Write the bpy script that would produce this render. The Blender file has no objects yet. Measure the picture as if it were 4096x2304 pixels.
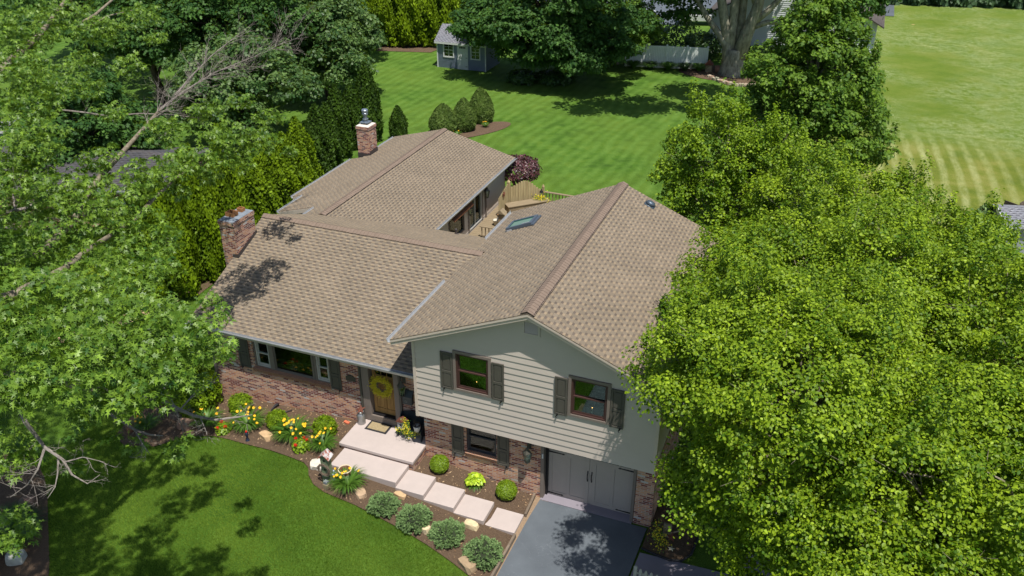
import bpy, bmesh, math, random
import numpy as np
from mathutils import Vector, Matrix
R = math.radians
S = bpy.context.scene
# ---------------------------------------------------------------- camera, sky, sun, exposure
YAW, PITCH = 0.37256, 0.50370
cd = bpy.data.cameras.new("camera"); cam = bpy.data.objects.new("camera", cd); S.collection.objects.link(cam)
cd.sensor_width = 36; cd.lens = 36*3444/4096; cd.clip_end = 2000; cd.clip_start = .1
cam.location = (6.6, -19.3, 18.7); cam.rotation_euler = (math.pi/2-PITCH, 0, YAW)
S.camera = cam
SUNV = Vector((.27, -.26, 1)).normalized()
W = bpy.data.worlds.new("World"); S.world = W; W.use_nodes = True
nt = W.node_tree; sky = nt.nodes.new('ShaderNodeTexSky'); sky.sky_type = 'NISHITA'; sky.sun_disc = False
sky.sun_elevation = math.asin(SUNV.z); sky.sun_rotation = math.atan2(SUNV.x, SUNV.y); sky.altitude = 100
nt.links.new(sky.outputs[0], nt.nodes['Background'].inputs[0]); nt.nodes['Background'].inputs[1].default_value = .1
sl = bpy.data.lights.new("sun", 'SUN'); sl.energy = 5.; sl.angle = R(.53); sl.color = (1, .955, .89)
so = bpy.data.objects.new("sun", sl); S.collection.objects.link(so); so.rotation_euler = SUNV.to_track_quat('Z', 'Y').to_euler()
S.view_settings.view_transform = 'Standard'; S.view_settings.look = 'None'; S.view_settings.exposure = .25
S.render.resolution_x = 1024; S.render.resolution_y = 576
S.render.engine = 'CYCLES'; S.cycles.transparent_max_bounces = 8

# ---------------------------------------------------------------- terrain height
LX = [-60, -30, -20, -13, -12.4, -9.5, -6.8, -6.4, -4.1, -.3, 0., 8, 12, 30, 60]
LZ = [-.3, -.1, .1, .3, .32, .5, .66, .62, .47, -.02, -.02, -.02, .1, .3, .5]
def sm(a, b, t):
    t = np.clip((t-a)/(b-a), 0, 1); return t*t*(3-2*t)
def G(x, y):
    x = np.asarray(x, float); y = np.asarray(y, float)
    f = np.interp(x, LX, LZ)-.03*np.clip(-1.5-y, 0, 60)
    t = sm(1., 9., y); b = .5+.004*np.clip(y-20, 0, 200)
    return f*(1-t)+b*t
g = lambda x, y: float(G(x, y))

# ---------------------------------------------------------------- mesh builder
class M:
    def __init__(s): s.v = []; s.f = []; s.u = []; s.T = None
    def add(s, vs, fs, uv=None):
        b = len(s.v)
        for p in vs:
            p = Vector(p); s.v.append(tuple(s.T @ p) if s.T else tuple(p))
        for i, f in enumerate(fs):
            s.f.append([b+k for k in f]); s.u.append(uv[i] if uv else None)
        return s
    def box(s, x0, x1, y0, y1, z0, z1):
        vs = [(x, y, z) for x in (x0, x1) for y in (y0, y1) for z in (z0, z1)]
        return s.add(vs, [(0, 1, 3, 2), (4, 6, 7, 5), (0, 4, 5, 1), (2, 3, 7, 6), (0, 2, 6, 4), (1, 5, 7, 3)])
    def quad(s, a, b, c, d, uv=None): return s.add([a, b, c, d], [(0, 1, 2, 3)], [uv] if uv else None)
    def prism(s, poly, axis, a0, a1):
        """polygon in two axes extruded along the third"""
        n = len(poly)
        def mk(p, q, t):
            return {'x': (t, p, q), 'y': (p, t, q), 'z': (p, q, t)}[axis]
        vs = [mk(p, q, a0) for p, q in poly]+[mk(p, q, a1) for p, q in poly]
        fs = [tuple(range(n))[::-1], tuple(range(n, 2*n))]+[(i, (i+1) % n, n+(i+1) % n, n+i) for i in range(n)]
        return s.add(vs, fs)
    def tube(s, pts, r, n=6, cap=True):
        pts = [Vector(p) for p in pts]
        rs = r if isinstance(r, (list, tuple)) else [r]*len(pts)
        vs = []; fs = []; ref = None
        for i, p in enumerate(pts):
            d = (pts[min(i+1, len(pts)-1)]-pts[max(i-1, 0)]); d = d.normalized() if d.length > 1e-9 else Vector((0, 0, 1))
            if ref is None: ref = Vector((1, 0, 0)) if abs(d.x) < .8 else Vector((0, 1, 0))
            a = (ref-d*ref.dot(d)).normalized(); ref = a; b = d.cross(a)
            for k in range(n):
                t = 2*math.pi*k/n; vs.append(p+(a*math.cos(t)+b*math.sin(t))*rs[i])
        for i in range(len(pts)-1):
            for k in range(n): fs.append((i*n+k, i*n+(k+1) % n, (i+1)*n+(k+1) % n, (i+1)*n+k))
        if cap: fs += [tuple(range(n))[::-1], tuple(range((len(pts)-1)*n, len(pts)*n))]
        return s.add(vs, fs)
    def lathe(s, prof, c=(0, 0, 0), n=16, ry=1.):
        vs = []; fs = []
        for r, z in prof:
            for k in range(n):
                t = 2*math.pi*k/n; vs.append((c[0]+r*math.cos(t), c[1]+r*ry*math.sin(t), c[2]+z))
        for i in range(len(prof)-1):
            for k in range(n): fs.append((i*n+k, i*n+(k+1) % n, (i+1)*n+(k+1) % n, (i+1)*n+k))
        fs += [tuple(range(n))[::-1], tuple(range((len(prof)-1)*n, len(prof)*n))]
        return s.add(vs, fs)
    def star(s, c, r, depth, ax='y', tilt=0.):
        """raised five pointed star facing -axis"""
        vs = []; 
        for k in range(10):
            t = math.pi/2+tilt+k*math.pi/5; rr = r if k % 2 == 0 else r*.42
            vs.append((rr*math.cos(t), 0, rr*math.sin(t)))
        vs += [(0, -depth, 0), (0, depth*.4, 0)]
        rot = Matrix.Rotation(math.pi/2, 3, 'Z') if ax == 'x' else (Matrix.Rotation(-math.pi/2, 3, 'X') if ax == 'z' else Matrix.Identity(3))
        vs = [Vector(c)+rot @ Vector(v) for v in vs]
        return s.add(vs, [(k, (k+1) % 10, 10) for k in range(10)]+[((k+1) % 10, k, 11) for k in range(10)])
    def build(s, name, mat, parent=None, smooth=False, bev=0., rnd=None):
        me = bpy.data.meshes.new(name); me.from_pydata(s.v, [], s.f)
        uvl = me.uv_layers.new(name='UVMap')
        co = s.v
        for p in me.polygons:
            n = p.normal; u = s.u[p.index]
            for j, li in enumerate(p.loop_indices):
                c = co[me.loops[li].vertex_index]
                if u: uvl.data[li].uv = u[j]
                elif abs(n.z) > .75: uvl.data[li].uv = (c[0], c[1])
                elif abs(n.y) >= abs(n.x): uvl.data[li].uv = (c[0], c[2])
                else: uvl.data[li].uv = (c[1], c[2])
        me.materials.append(mat)
        if smooth: me.polygons.foreach_set('use_smooth', [True]*len(me.polygons))
        o = bpy.data.objects.new(name, me); S.collection.objects.link(o)
        if parent: o.parent = parent
        if bev:
            m = o.modifiers.new('bevel', 'BEVEL'); m.width = bev; m.segments = 2; m.limit_method = 'ANGLE'
        return o

def tag(o, label, cat, group=None, kind=None):
    o['label'] = label; o['category'] = cat
    if group: o['group'] = group
    if kind: o['kind'] = kind
    return o
def struct(o, kind='structure'): o['kind'] = kind; return o
def thing(name, loc, label, cat, group=None, rz=0.):
    o = bpy.data.objects.new(name, None); S.collection.objects.link(o); o.empty_display_size = .2
    o.location = loc; o.rotation_euler = (0, 0, rz); tag(o, label, cat, group); return o
def dup(root, loc, label, rz=0., sc=1.):
    r = root.copy(); S.collection.objects.link(r); r.location = loc; r.rotation_euler = (0, 0, rz); r['label'] = label
    r.scale = sc if isinstance(sc, tuple) else (sc, sc, sc)
    for ch in [o for o in bpy.data.objects if o.parent == root]:
        c = ch.copy(); S.collection.objects.link(c); c.parent = r
        for d in [o for o in bpy.data.objects if o.parent == ch]:
            e = d.copy(); S.collection.objects.link(e); e.parent = c
    return r

# ---------------------------------------------------------------- materials
def srgb(r, g_, b): return tuple(((c/255)/12.92 if c <= 10 else (((c/255)+.055)/1.055)**2.4) for c in (r, g_, b))+(1,)
class N:
    def __init__(s, name, rough=.8, spec=.3, metal=0.):
        s.m = bpy.data.materials.new(name); s.m.use_nodes = True; s.t = s.m.node_tree
        s.b = s.t.nodes['Principled BSDF']; s.b.inputs['Roughness'].default_value = rough
        s.b.inputs['Specular IOR Level'].default_value = spec; s.b.inputs['Metallic'].default_value = metal
    def n(s, ty, **k):
        x = s.t.nodes.new('ShaderNode'+ty)
        for a, v in k.items(): setattr(x, a, v)
        return x
    def l(s, a, b): s.t.links.new(a, b)
    def _in(s, sock, v):
        if hasattr(v, 'is_output') or isinstance(v, bpy.types.NodeSocket): s.l(v, sock)
        elif v is not None: sock.default_value = v
    def math(s, op, a, b=None, c=None, clamp=False):
        x = s.n('Math', operation=op, use_clamp=clamp); s._in(x.inputs[0], a)
        if b is not None: s._in(x.inputs[1], b)
        if c is not None: s._in(x.inputs[2], c)
        return x.outputs[0]
    def coord(s, kind='Object'):
        if not hasattr(s, '_tc'): s._tc = s.n('TexCoord')
        return s._tc.outputs[kind]
    def sep(s, v):
        x = s.n('SeparateXYZ'); s.l(v, x.inputs[0]); return x.outputs
    def comb(s, a, b, c=0.):
        x = s.n('CombineXYZ'); s._in(x.inputs[0], a); s._in(x.inputs[1], b); s._in(x.inputs[2], c); return x.outputs[0]
    def noise(s, scale, detail=4, rough=.55, vec=None, out=0, dist=0.):
        x = s.n('TexNoise'); x.inputs['Scale'].default_value = scale; x.inputs['Detail'].default_value = detail
        x.inputs['Roughness'].default_value = rough; x.inputs['Distortion'].default_value = dist
        s.l(vec if vec is not None else s.coord(), x.inputs['Vector']); return x.outputs[out]
    def white(s, vec):
        x = s.n('TexWhiteNoise', noise_dimensions='3D'); s.l(vec, x.inputs[0]); return x.outputs[0]
    def ramp(s, fac, stops, const=False):
        x = s.n('ValToRGB'); r = x.color_ramp; r.interpolation = 'CONSTANT' if const else 'LINEAR'
        while len(r.elements) > 1: r.elements.remove(r.elements[-1])
        r.elements[0].position = stops[0][0]; r.elements[0].color = stops[0][1]
        for p, c in stops[1:]: e = r.elements.new(p); e.color = c
        s.l(fac, x.inputs[0]); return x.outputs[0]
    def mix(s, f, a, b, mode='MIX'):
        x = s.n('Mix', data_type='RGBA', blend_type=mode); s._in(x.inputs[0], f); s._in(x.inputs[6], a); s._in(x.inputs[7], b); return x.outputs[2]
    def mapr(s, v, a, b, c=0., d=1.):
        x = s.n('MapRange'); s.l(v, x.inputs[0])
        for i, q in zip((1, 2, 3, 4), (a, b, c, d)): x.inputs[i].default_value = q
        return x.outputs[0]
    def scl(s, sx, sy, sz, vec=None):
        x = s.n('Mapping'); x.inputs['Scale'].default_value = (sx, sy, sz); s.l(vec if vec is not None else s.coord(), x.inputs[0]); return x.outputs[0]
    def col(s, v): s._in(s.b.inputs['Base Color'], v); return s
    def bump(s, h, st=.4, dist=.01):
        x = s.n('Bump'); x.inputs['Strength'].default_value = st; x.inputs['Distance'].default_value = dist
        s.l(h, x.inputs['Height']); s.l(x.outputs[0], s.b.inputs['Normal']); return s
MATS = {}
def L3(c, k=1.): return (c[0]*k, c[1]*k, c[2]*k, 1)
def paint(name, c, rough=.6, var=.12, scale=3., bump=0., metal=0., spec=.3, fine=60.):
    if name in MATS: return MATS[name]
    m = N(name, rough, spec, metal); a = m.noise(scale, 5); b = m.noise(fine, 3)
    f = m.math('ADD', m.math('MULTIPLY', a, .7), m.math('MULTIPLY', b, .3))
    m.col(m.ramp(f, [(.3, L3(c, 1-var)), (.7, L3(c, 1+var))]))
    if bump: m.bump(b, bump, .01)
    MATS[name] = m.m; return m.m
def brick_mat(name, seed=0., dark=1.):
    m = N(name, .85, .2); uv = m.coord('UV')
    mp = m.n('Mapping'); mp.inputs['Location'].default_value = (seed, 0, 0); m.l(uv, mp.inputs[0]); uv = mp.outputs[0]
    b = m.n('TexBrick'); b.offset = .5
    for k, v in {'Color1': (0, 0, 0, 1), 'Color2': (1, 1, 1, 1), 'Mortar': (0, 0, 0, 1), 'Scale': 1., 'Mortar Size': .0075, 'Mortar Smooth': .15, 'Bias': 0., 'Brick Width': .213, 'Row Height': .0677}.items(): b.inputs[k].default_value = v
    m.l(uv, b.inputs[0])
    n1 = m.noise(90, 3, vec=uv); n2 = m.noise(14, 3, vec=uv)
    st = [(0, srgb(112, 56, 48)), (.16, srgb(190, 136, 100)), (.30, srgb(124, 62, 50)), (.40, srgb(200, 150, 114)), (.52, srgb(160, 102, 80)), (.62, srgb(182, 130, 104)),
          (.70, srgb(104, 80, 76)), (.76, srgb(194, 152, 126)), (.86, srgb(170, 138, 112)), (.93, srgb(126, 66, 56)), (.965, srgb(184, 178, 172))]
    base = m.ramp(b.outputs['Color'], [(p, L3(c, dark)) for p, c in st], True)
    base = m.mix(m.mapr(n1, .3, .75, 0, .2), base, m.mix(.5, base, srgb(70, 50, 45)))
    base = m.mix(m.mapr(n2, .55, .75, 0, .25), base, srgb(190, 180, 170))
    m.col(m.mix(b.outputs['Fac'], base, srgb(188, 176, 166)))
    h = m.math('SUBTRACT', m.math('MULTIPLY', n1, .3), b.outputs['Fac']); m.bump(h, .6, .006)
    return m.m
def shingle_mat(name, tab=(122, 112, 97), dk=(90, 82, 75), lt=(146, 130, 107), w=.285):
    m = N(name, .92, .15); uv = m.sep(m.coord('UV')); u, v = uv[0], uv[1]
    vv = m.math('DIVIDE', v, .143); row = m.math('FLOOR', vv); fv = m.math('FRACT', vv)
    par = m.math('MULTIPLY', m.math('MODULO', row, 2.), .5)
    jit = m.math('MULTIPLY', m.white(m.comb(row, 7., 3.)), .34)
    uu = m.math('ADD', m.math('ADD', m.math('DIVIDE', u, w), par), jit); cell = m.math('FLOOR', uu); fu = m.math('FRACT', uu)
    wn = m.white(m.comb(cell, row, 1.)); wn2 = m.white(m.comb(cell, row, 9.))
    th = m.mapr(wn2, 0, 1, .36, .50)
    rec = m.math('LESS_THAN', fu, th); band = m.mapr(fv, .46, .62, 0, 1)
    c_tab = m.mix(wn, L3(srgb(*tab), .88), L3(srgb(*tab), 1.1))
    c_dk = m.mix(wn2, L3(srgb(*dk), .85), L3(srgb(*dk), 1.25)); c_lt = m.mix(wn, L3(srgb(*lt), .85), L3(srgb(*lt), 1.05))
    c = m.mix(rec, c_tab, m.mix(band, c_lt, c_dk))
    gr = m.noise(380, 2, vec=m.coord('UV')); big = m.noise(.55, 4, vec=m.coord('UV')); med = m.noise(6, 4, vec=m.coord('UV'))
    c = m.mix(m.mapr(gr, .3, .7, 0, .5), c, m.mix(.55, c, srgb(70, 60, 55)))
    c = m.mix(m.mapr(big, .3, .75, 0, .22), c, m.mix(.5, c, srgb(190, 170, 145)))
    c = m.mix(m.mapr(med, .5, .8, 0, .25), c, m.mix(.5, c, srgb(90, 76, 70)))
    # the butt edge of each course
    m.col(m.mix(m.math('LESS_THAN', fv, .045), c, m.mix(.55, c, srgb(60, 50, 46))))
    m.bump(m.math('SUBTRACT', m.math('MULTIPLY', gr, .3), m.math('MULTIPLY', rec, .6)), .5, .006)
    return m.m
def glass_mat(name='window glass', c=(.02, .03, .03), tr=.35, rough=.02):
    m = N(name, rough, .8); m.b.inputs['Base Color'].default_value = (*c, 1)
    t = m.n('BsdfTransparent'); mx = m.n('MixShader'); fr = m.n('Fresnel'); fr.inputs[0].default_value = 1.5
    gl = m.n('BsdfGlossy'); gl.inputs['Roughness'].default_value = rough; gl.inputs['Color'].default_value = (.9, 1, .96, 1)
    tn = m.n('BsdfTransparent'); tn.inputs[0].default_value = (.75, .85, .8, 1)
    m.l(m.math('MULTIPLY', fr.outputs[0], 1.15), mx.inputs[0]); m.l(tn.outputs[0], mx.inputs[1]); m.l(gl.outputs[0], mx.inputs[2])
    m.l(mx.outputs[0], m.t.nodes['Material Output'].inputs[0]); return m.m
def wood_mat(name, a, b, scale=(2., 30., 2.), rough=.8):
    m = N(name, rough, .2); v = m.noise(1., 5, .6, m.scl(*scale)); v2 = m.noise(4, 3)
    c = m.ramp(v, [(.3, a), (.7, b)]); m.col(m.mix(m.mapr(v2, .4, .7, 0, .4), c, L3(b, .7))); m.bump(v, .3, .004); return m.m
def mulch_mat():
    m = N('dark mulch', .95, .1); a = m.noise(34, 8, .75, dist=1.5); b = m.noise(1.3, 4); w = m.noise(130, 3, .7)
    c = m.ramp(a, [(.28, srgb(44, 36, 30)), (.5, srgb(92, 76, 62)), (.68, srgb(130, 110, 90)), (.8, srgb(172, 148, 122))])
    c = m.mix(m.mapr(b, .35, .7, 0, .5), c, m.mix(.5, c, srgb(118, 98, 78)))
    m.col(m.mix(m.mapr(w, .62, .7, 0, .5), c, srgb(170, 140, 108))); m.bump(a, 1., .04); return m.m
def concrete_mat(name, c, var=.06):
    m = N(name, .85, .2); a = m.noise(1.6, 6, .65); b = m.noise(160, 2); d = m.noise(9, 5, .7)
    k = m.ramp(a, [(.3, L3(c, 1-var)), (.7, L3(c, 1+var))]); k = m.mix(m.mapr(d, .55, .8, 0, .25), k, L3(c, .8))
    m.col(m.mix(m.mapr(b, .55, .75, 0, .25), k, L3(c, .72))); m.bump(b, .25, .003); return m.m
def asphalt_mat():
    m = N('sealed asphalt', .62, .45); a = m.noise(.7, 5, .6); b = m.noise(220, 2); d = m.noise(.35, 3, .5, m.scl(1.2, .25, 1))
    c = m.ramp(a, [(.3, srgb(74, 80, 86)), (.7, srgb(93, 100, 106))]); c = m.mix(m.mapr(d, .45, .7, 0, .35), c, srgb(96, 102, 108))
    cr = m.math('LESS_THAN', m.math('ABSOLUTE', m.math('SUBTRACT', m.noise(.55, 6, .6), .5)), .0012)
    c = m.mix(m.math('MULTIPLY', cr, .35), c, srgb(130, 135, 140))
    m.col(m.mix(m.mapr(b, .6, .8, 0, .5), c, srgb(120, 124, 130))); m.bump(b, .35, .003); return m.m
def lawn_mat():
    m = N('mown lawn', .9, .12); P = m.coord(); x, y, z = m.sep(P)[:3]
    big = m.noise(.16, 4, .55); mid = m.noise(1.1, 5, .6); fine = m.noise(16, 5, .75, m.scl(1, 1, 1)); blade = m.noise(70, 3, .8)
    c = m.ramp(mid, [(.3, srgb(50, 82, 22)), (.52, srgb(70, 106, 30)), (.75, srgb(94, 122, 42))])
    c = m.mix(m.mapr(big, .38, .68, 0, .6), c, srgb(96, 118, 40))
    # mowing stripes behind the house: gentle bands in the turf (leaf blades laid both ways)
    dist = m.math('MULTIPLY', m.noise(.12, 2), 5.)
    sx = m.math('ADD', m.math('ADD', x, m.math('MULTIPLY', y, -.07)), m.math('MULTIPLY', dist, .35))
    st = m.math('ADD', m.math('MULTIPLY', m.math('SINE', m.math('MULTIPLY', sx, 8.7)), .75), m.math('MULTIPLY', m.math('SUBTRACT', m.noise(2.2, 4, .7, m.scl(1, .22, 1)), .5), 3.2)); stm = m.mapr(y, 14, 24, 0, 1)
    right = m.mapr(x, 4.5, 7.5, 0, 1); far = m.mapr(y, 36, 41, 0, 1)
    leftz = m.math('SUBTRACT', 1., right)
    k = m.math('MULTIPLY', m.math('MULTIPLY', m.mapr(st, -.8, .8, 0, 1), stm), m.math('MULTIPLY', leftz, m.mapr(mid, .3, .6, .12, .5)))
    c = m.mix(k, c, srgb(104, 138, 62))
    # field on the right: drier, yellower turf with pale wheel tracks, clover beyond
    dry = m.ramp(m.noise(.5, 5, .6), [(.3, srgb(84, 98, 26)), (.5, srgb(116, 120, 46)), (.72, srgb(150, 142, 80))])
    fm = m.math('MULTIPLY', right, m.mapr(y, 8, 14, 0, 1)); c = m.mix(m.math('MULTIPLY', fm, .85), c, dry)
    tx = m.math('ADD', x, m.math('MULTIPLY', m.math('POWER', m.math('SUBTRACT', y, 30.), 2.), .006))
    tr = m.mapr(m.math('SINE', m.math('ADD', m.math('MULTIPLY', tx, 7.4), m.math('MULTIPLY', m.noise(.4, 2), 1.5))), -.5, .8, 0, 1)
    trm = m.math('MULTIPLY', m.math('MULTIPLY', m.mapr(y, 18, 24, 0, 1), m.mapr(y, 42, 38, 0, 1)), m.math('MULTIPLY', m.mapr(x, 8.2, 9.2, 0, 1), m.mapr(x, 20, 12, 0, 1)))
    tr = m.math('MULTIPLY', m.math('MULTIPLY', tr, trm), m.mapr(m.noise(2.4, 5, .75, m.scl(1, .35, 1)), .36, .66, .12, .75))
    c = m.mix(tr, c, srgb(182, 184, 130))
    cl = m.math('MULTIPLY', m.math('MULTIPLY', m.mapr(m.noise(2.4, 3), .36, .56, 0, 1), m.mapr(m.noise(.13, 3), .36, .55, 0, 1)), m.math('MULTIPLY', m.math('GREATER_THAN', blade, .56), m.math('MULTIPLY', right, far)))
    c = m.mix(m.math('MULTIPLY', far, m.math('MULTIPLY', right, .6)), c, srgb(92, 118, 38))
    c = m.mix(m.math('MULTIPLY', cl, .75), c, srgb(206, 214, 178))
    # small bare spots
    bs = m.math('MULTIPLY', m.math('GREATER_THAN', m.noise(.9, 1), .80), right); c = m.mix(m.math('MULTIPLY', bs, .8), c, srgb(186, 156, 116))
    c = m.mix(m.mapr(fine, .35, .65, .6, 0), c, m.mix(.55, c, srgb(34, 62, 14)))
    c = m.mix(m.mapr(blade, .5, .75, 0, .6), c, m.mix(.5, c, srgb(160, 184, 90)))
    m.col(c); m.bump(m.math('ADD', m.math('MULTIPLY', fine, .7), blade), .9, .03); return m.m
def leaf_mat(name, a, b, trans=.45, rough=.42, spec=.4, tcol=None):
    """leaf: per-leaf tint between a and b, translucent blade"""
    m = N(name, rough, spec); at = m.n('Attribute', attribute_name='tint'); f = m.sep(at.outputs['Vector'])[0]
    c = m.ramp(f, [(0, a), (.9, b), (1, L3(b, 1.25))]); m.col(c)
    tr = m.n('BsdfTranslucent'); tc = m.mix(.55, c, tcol or (.24, .34, .01, 1)); m.l(tc, tr.inputs[0])
    mx = m.n('MixShader'); mx.inputs[0].default_value = trans; m.l(m.b.outputs[0], mx.inputs[1]); m.l(tr.outputs[0], mx.inputs[2])
    m.l(mx.outputs[0], m.t.nodes['Material Output'].inputs[0]); return m.m
def bark_mat(name, a, b, scale=8):
    m = N(name, .9, .15); v = m.noise(scale, 6, .7, m.scl(1, 1, .3)); w = m.noise(2.2, 3)
    m.col(m.mix(m.mapr(w, .45, .7, 0, .5), m.ramp(v, [(.35, a), (.65, b)]), L3(b, 1.25))); m.bump(v, .6, .02); return m.m

BRICK = brick_mat('mixed brick'); BRICK2 = brick_mat('mixed brick chimney', 3.37, .95)
SHING = shingle_mat('tan shingles'); CAPM = paint('ridge shingles', srgb(124, 108, 95), .92, .14, 4., .4)
SIDING = paint('greige siding', srgb(190, 179, 168), .6, .035, 1.5, .05); TRIM = paint('taupe trim', srgb(118, 108, 100), .55, .06)
FASC = paint('fascia paint', srgb(196, 182, 168), .5, .06); DARKT = paint('dark bronze trim', srgb(72, 56, 52), .4, .08)
GUT = paint('galvanised gutter', srgb(176, 178, 180), .42, .12, 5, metal=.35); SHUT = paint('olive black shutter', srgb(80, 77, 70), .5, .08)
BLACK = paint('black iron', (.012, .012, .014, 1), .45, .2); WHITE = paint('white paint', (.62, .62, .6, 1), .5, .05)
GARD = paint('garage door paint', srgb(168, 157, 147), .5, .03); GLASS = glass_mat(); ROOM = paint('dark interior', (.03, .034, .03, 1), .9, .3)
CONC = concrete_mat('pale pink concrete', srgb(178, 166, 160)); CONC2 = concrete_mat('grey slab', srgb(132, 126, 134)); ASPH = asphalt_mat(); MULCH = mulch_mat(); LAWN = lawn_mat()
WOODL = wood_mat('weathered pine', srgb(150, 132, 96), srgb(186, 170, 130), (9, 9, 1.2)); WOODG = wood_mat('grey deck wood', srgb(120, 106, 84), srgb(150, 134, 108))
DOORW = wood_mat('stained oak door', srgb(132, 100, 56), srgb(168, 132, 80), (12, 12, 1.)); RUST = paint('rusty metal', srgb(104, 62, 48), .8, .3, 8, .2)
FLASH = paint('lead flashing', srgb(70, 64, 62), .6, .1); CLAY = paint('clay flue', srgb(150, 104, 66), .8, .2, 8); SHINGG = shingle_mat('grey shed shingles', (120, 124, 134), (84, 88, 98), (150, 154, 162), .3)
SOFF = paint('soffit', srgb(150, 144, 134), .6, .04)
# ================================================================ GROUND
def build_terrain():
    xs = np.concatenate([np.arange(-300, -40, 20), np.arange(-40, -20, 1.), np.arange(-20, 12, .5), np.arange(12, 40, 1.), np.arange(40, 301, 20)])
    ys = np.concatenate([np.arange(-80, -16, 8), np.arange(-16, 12, .5), np.arange(12, 60, 2.), np.arange(60, 120, 6), np.arange(120, 401, 40)])
    X, Y = np.meshgrid(xs, ys); Z = G(X, Y); nx, ny = len(xs), len(ys)
    v = np.stack([X, Y, Z], -1).reshape(-1, 3); f = [(j*nx+i, j*nx+i+1, (j+1)*nx+i+1, (j+1)*nx+i) for j in range(ny-1) for i in range(nx-1)]
    m = M(); m.v = [tuple(map(float, p)) for p in v]; m.f = f; m.u = [None]*len(f)
    return struct(m.build('lawn', LAWN, smooth=True))
build_terrain()
def sheet(name, poly, off, mat, res=.5, kind='structure', zf=None):
    bm = bmesh.new(); bm.faces.new([bm.verts.new((x, y, 0)) for x, y in poly])
    xs = [p[0] for p in poly]; ys = [p[1] for p in poly]
    for k in range(int(math.floor(min(xs)/res)), int(math.ceil(max(xs)/res))+1):
        bmesh.ops.bisect_plane(bm, geom=bm.verts[:]+bm.edges[:]+bm.faces[:], plane_co=(k*res, 0, 0), plane_no=(1, 0, 0))
    for k in range(int(math.floor(min(ys)/res)), int(math.ceil(max(ys)/res))+1):
        bmesh.ops.bisect_plane(bm, geom=bm.verts[:]+bm.edges[:]+bm.faces[:], plane_co=(0, k*res, 0), plane_no=(0, 1, 0))
    bmesh.ops.triangulate(bm, faces=bm.faces[:])
    for v in bm.verts: v.co.z = (zf(v.co.x, v.co.y) if zf else g(v.co.x, v.co.y))+off
    bmesh.ops.recalc_face_normals(bm, faces=bm.faces[:])
    me = bpy.data.meshes.new(name); bm.to_mesh(me); bm.free(); me.materials.append(mat)
    for p in me.polygons: p.use_smooth = True
    o = bpy.data.objects.new(name, me); S.collection.objects.link(o)
    if kind: o['kind'] = kind
    return o
EDGE = [(-13.6, -3.0), (-12.61, -2.68), (-12.18, -2.21), (-11.82, -1.87), (-11.03, -1.64), (-10.4, -1.64), (-9.77, -1.68), (-8.74, -1.7), (-7.82, -1.81), (-7.3, -1.9), (-7.01, -2.08), (-6.82, -2.36), (-6.48, -2.63), (-6.02, -2.78), (-5.51, -2.82), (-4.91, -2.86), (-3.97, -3.0), (-3.15, -3.1), (-2.28, -3.27), (-1.4, -3.5), (-.75, -3.72), (-.2, -3.95)]
BED = EDGE+[(-.2, .1), (-3.95, .1), (-3.95, .6), (-12.3, .6), (-13.2, .9), (-14.2, .4), (-14.6, -1.4), (-14.3, -2.7)]
sheet('mulch_bed', BED, .045, MULCH, .25)
LBED = [(-11.25, -8.4), (-11.9, -7.75), (-12.78, -6.95), (-14.08, -5.77), (-14.9, -5.1), (-16.4, -4.2), (-19, -4.6), (-19, -9.5), (-12, -10)]
sheet('mulch_bed', LBED, .04, MULCH)
sheet('gravel_edge', [(-.25, .0), (.3, .0), (.2, -6.), (-.3, -6)], .035, paint('tan grit', srgb(138, 118, 96), .95, .3, 30))
sheet('driveway', [(.03, -.12), (3.42, -.12), (3.36, -2.3), (3.3, -6), (3.2, -16), (-.3, -16), (-.17, -6), (-.08, -3.4), (-.02, -1.0)], .05, ASPH)
sheet('path', [(3.46, -1.12), (6.2, -1.0), (6.9, 3.), (8.2, 3.), (8.3, -2.5), (3.4, -2.5)], .045, CONC2)
def poly_disc(cx, cy, rx, ry, n=28, rot=0.):
    return [(cx+rx*math.cos(t)*math.cos(rot)-ry*math.sin(t)*math.sin(rot), cy+rx*math.cos(t)*math.sin(rot)+ry*math.sin(t)*math.cos(rot)) for t in [2*math.pi*k/n for k in range(n)]]
sheet('mulch_bed', poly_disc(-15.6, 30.2, 3., 1.1, rot=.95), .03, MULCH)
sheet('mulch_bed', poly_disc(-1.9, 50.2, 4.2, 2.4), .03, MULCH)
sheet('street', [(-40, 72), (-17.6, 73), (-16.9, 70), (-15, 66), (-9, 66), (-9.5, 75), (10, 78), (10, 84), (-40, 82)], .05, ASPH, 4)
sheet('mulch_bed', [(-34, 46.2), (-27.2, 47.9), (-27, 49.6), (-34, 49)], .03, MULCH)
sheet('bare_soil', [(-20.3, 5.0), (-17.9, 6), (-17.9, 15), (-20.3, 16)], .03, MULCH)
sheet('dirt_path', [(-20.8, 1.2), (-19.2, 3.4), (-18.4, 5.4), (-18.9, 5.6), (-19.9, 3.9), (-21.4, 1.6)], .04, paint('dry dirt', srgb(176, 150, 118), .95, .2, 3))

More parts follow.
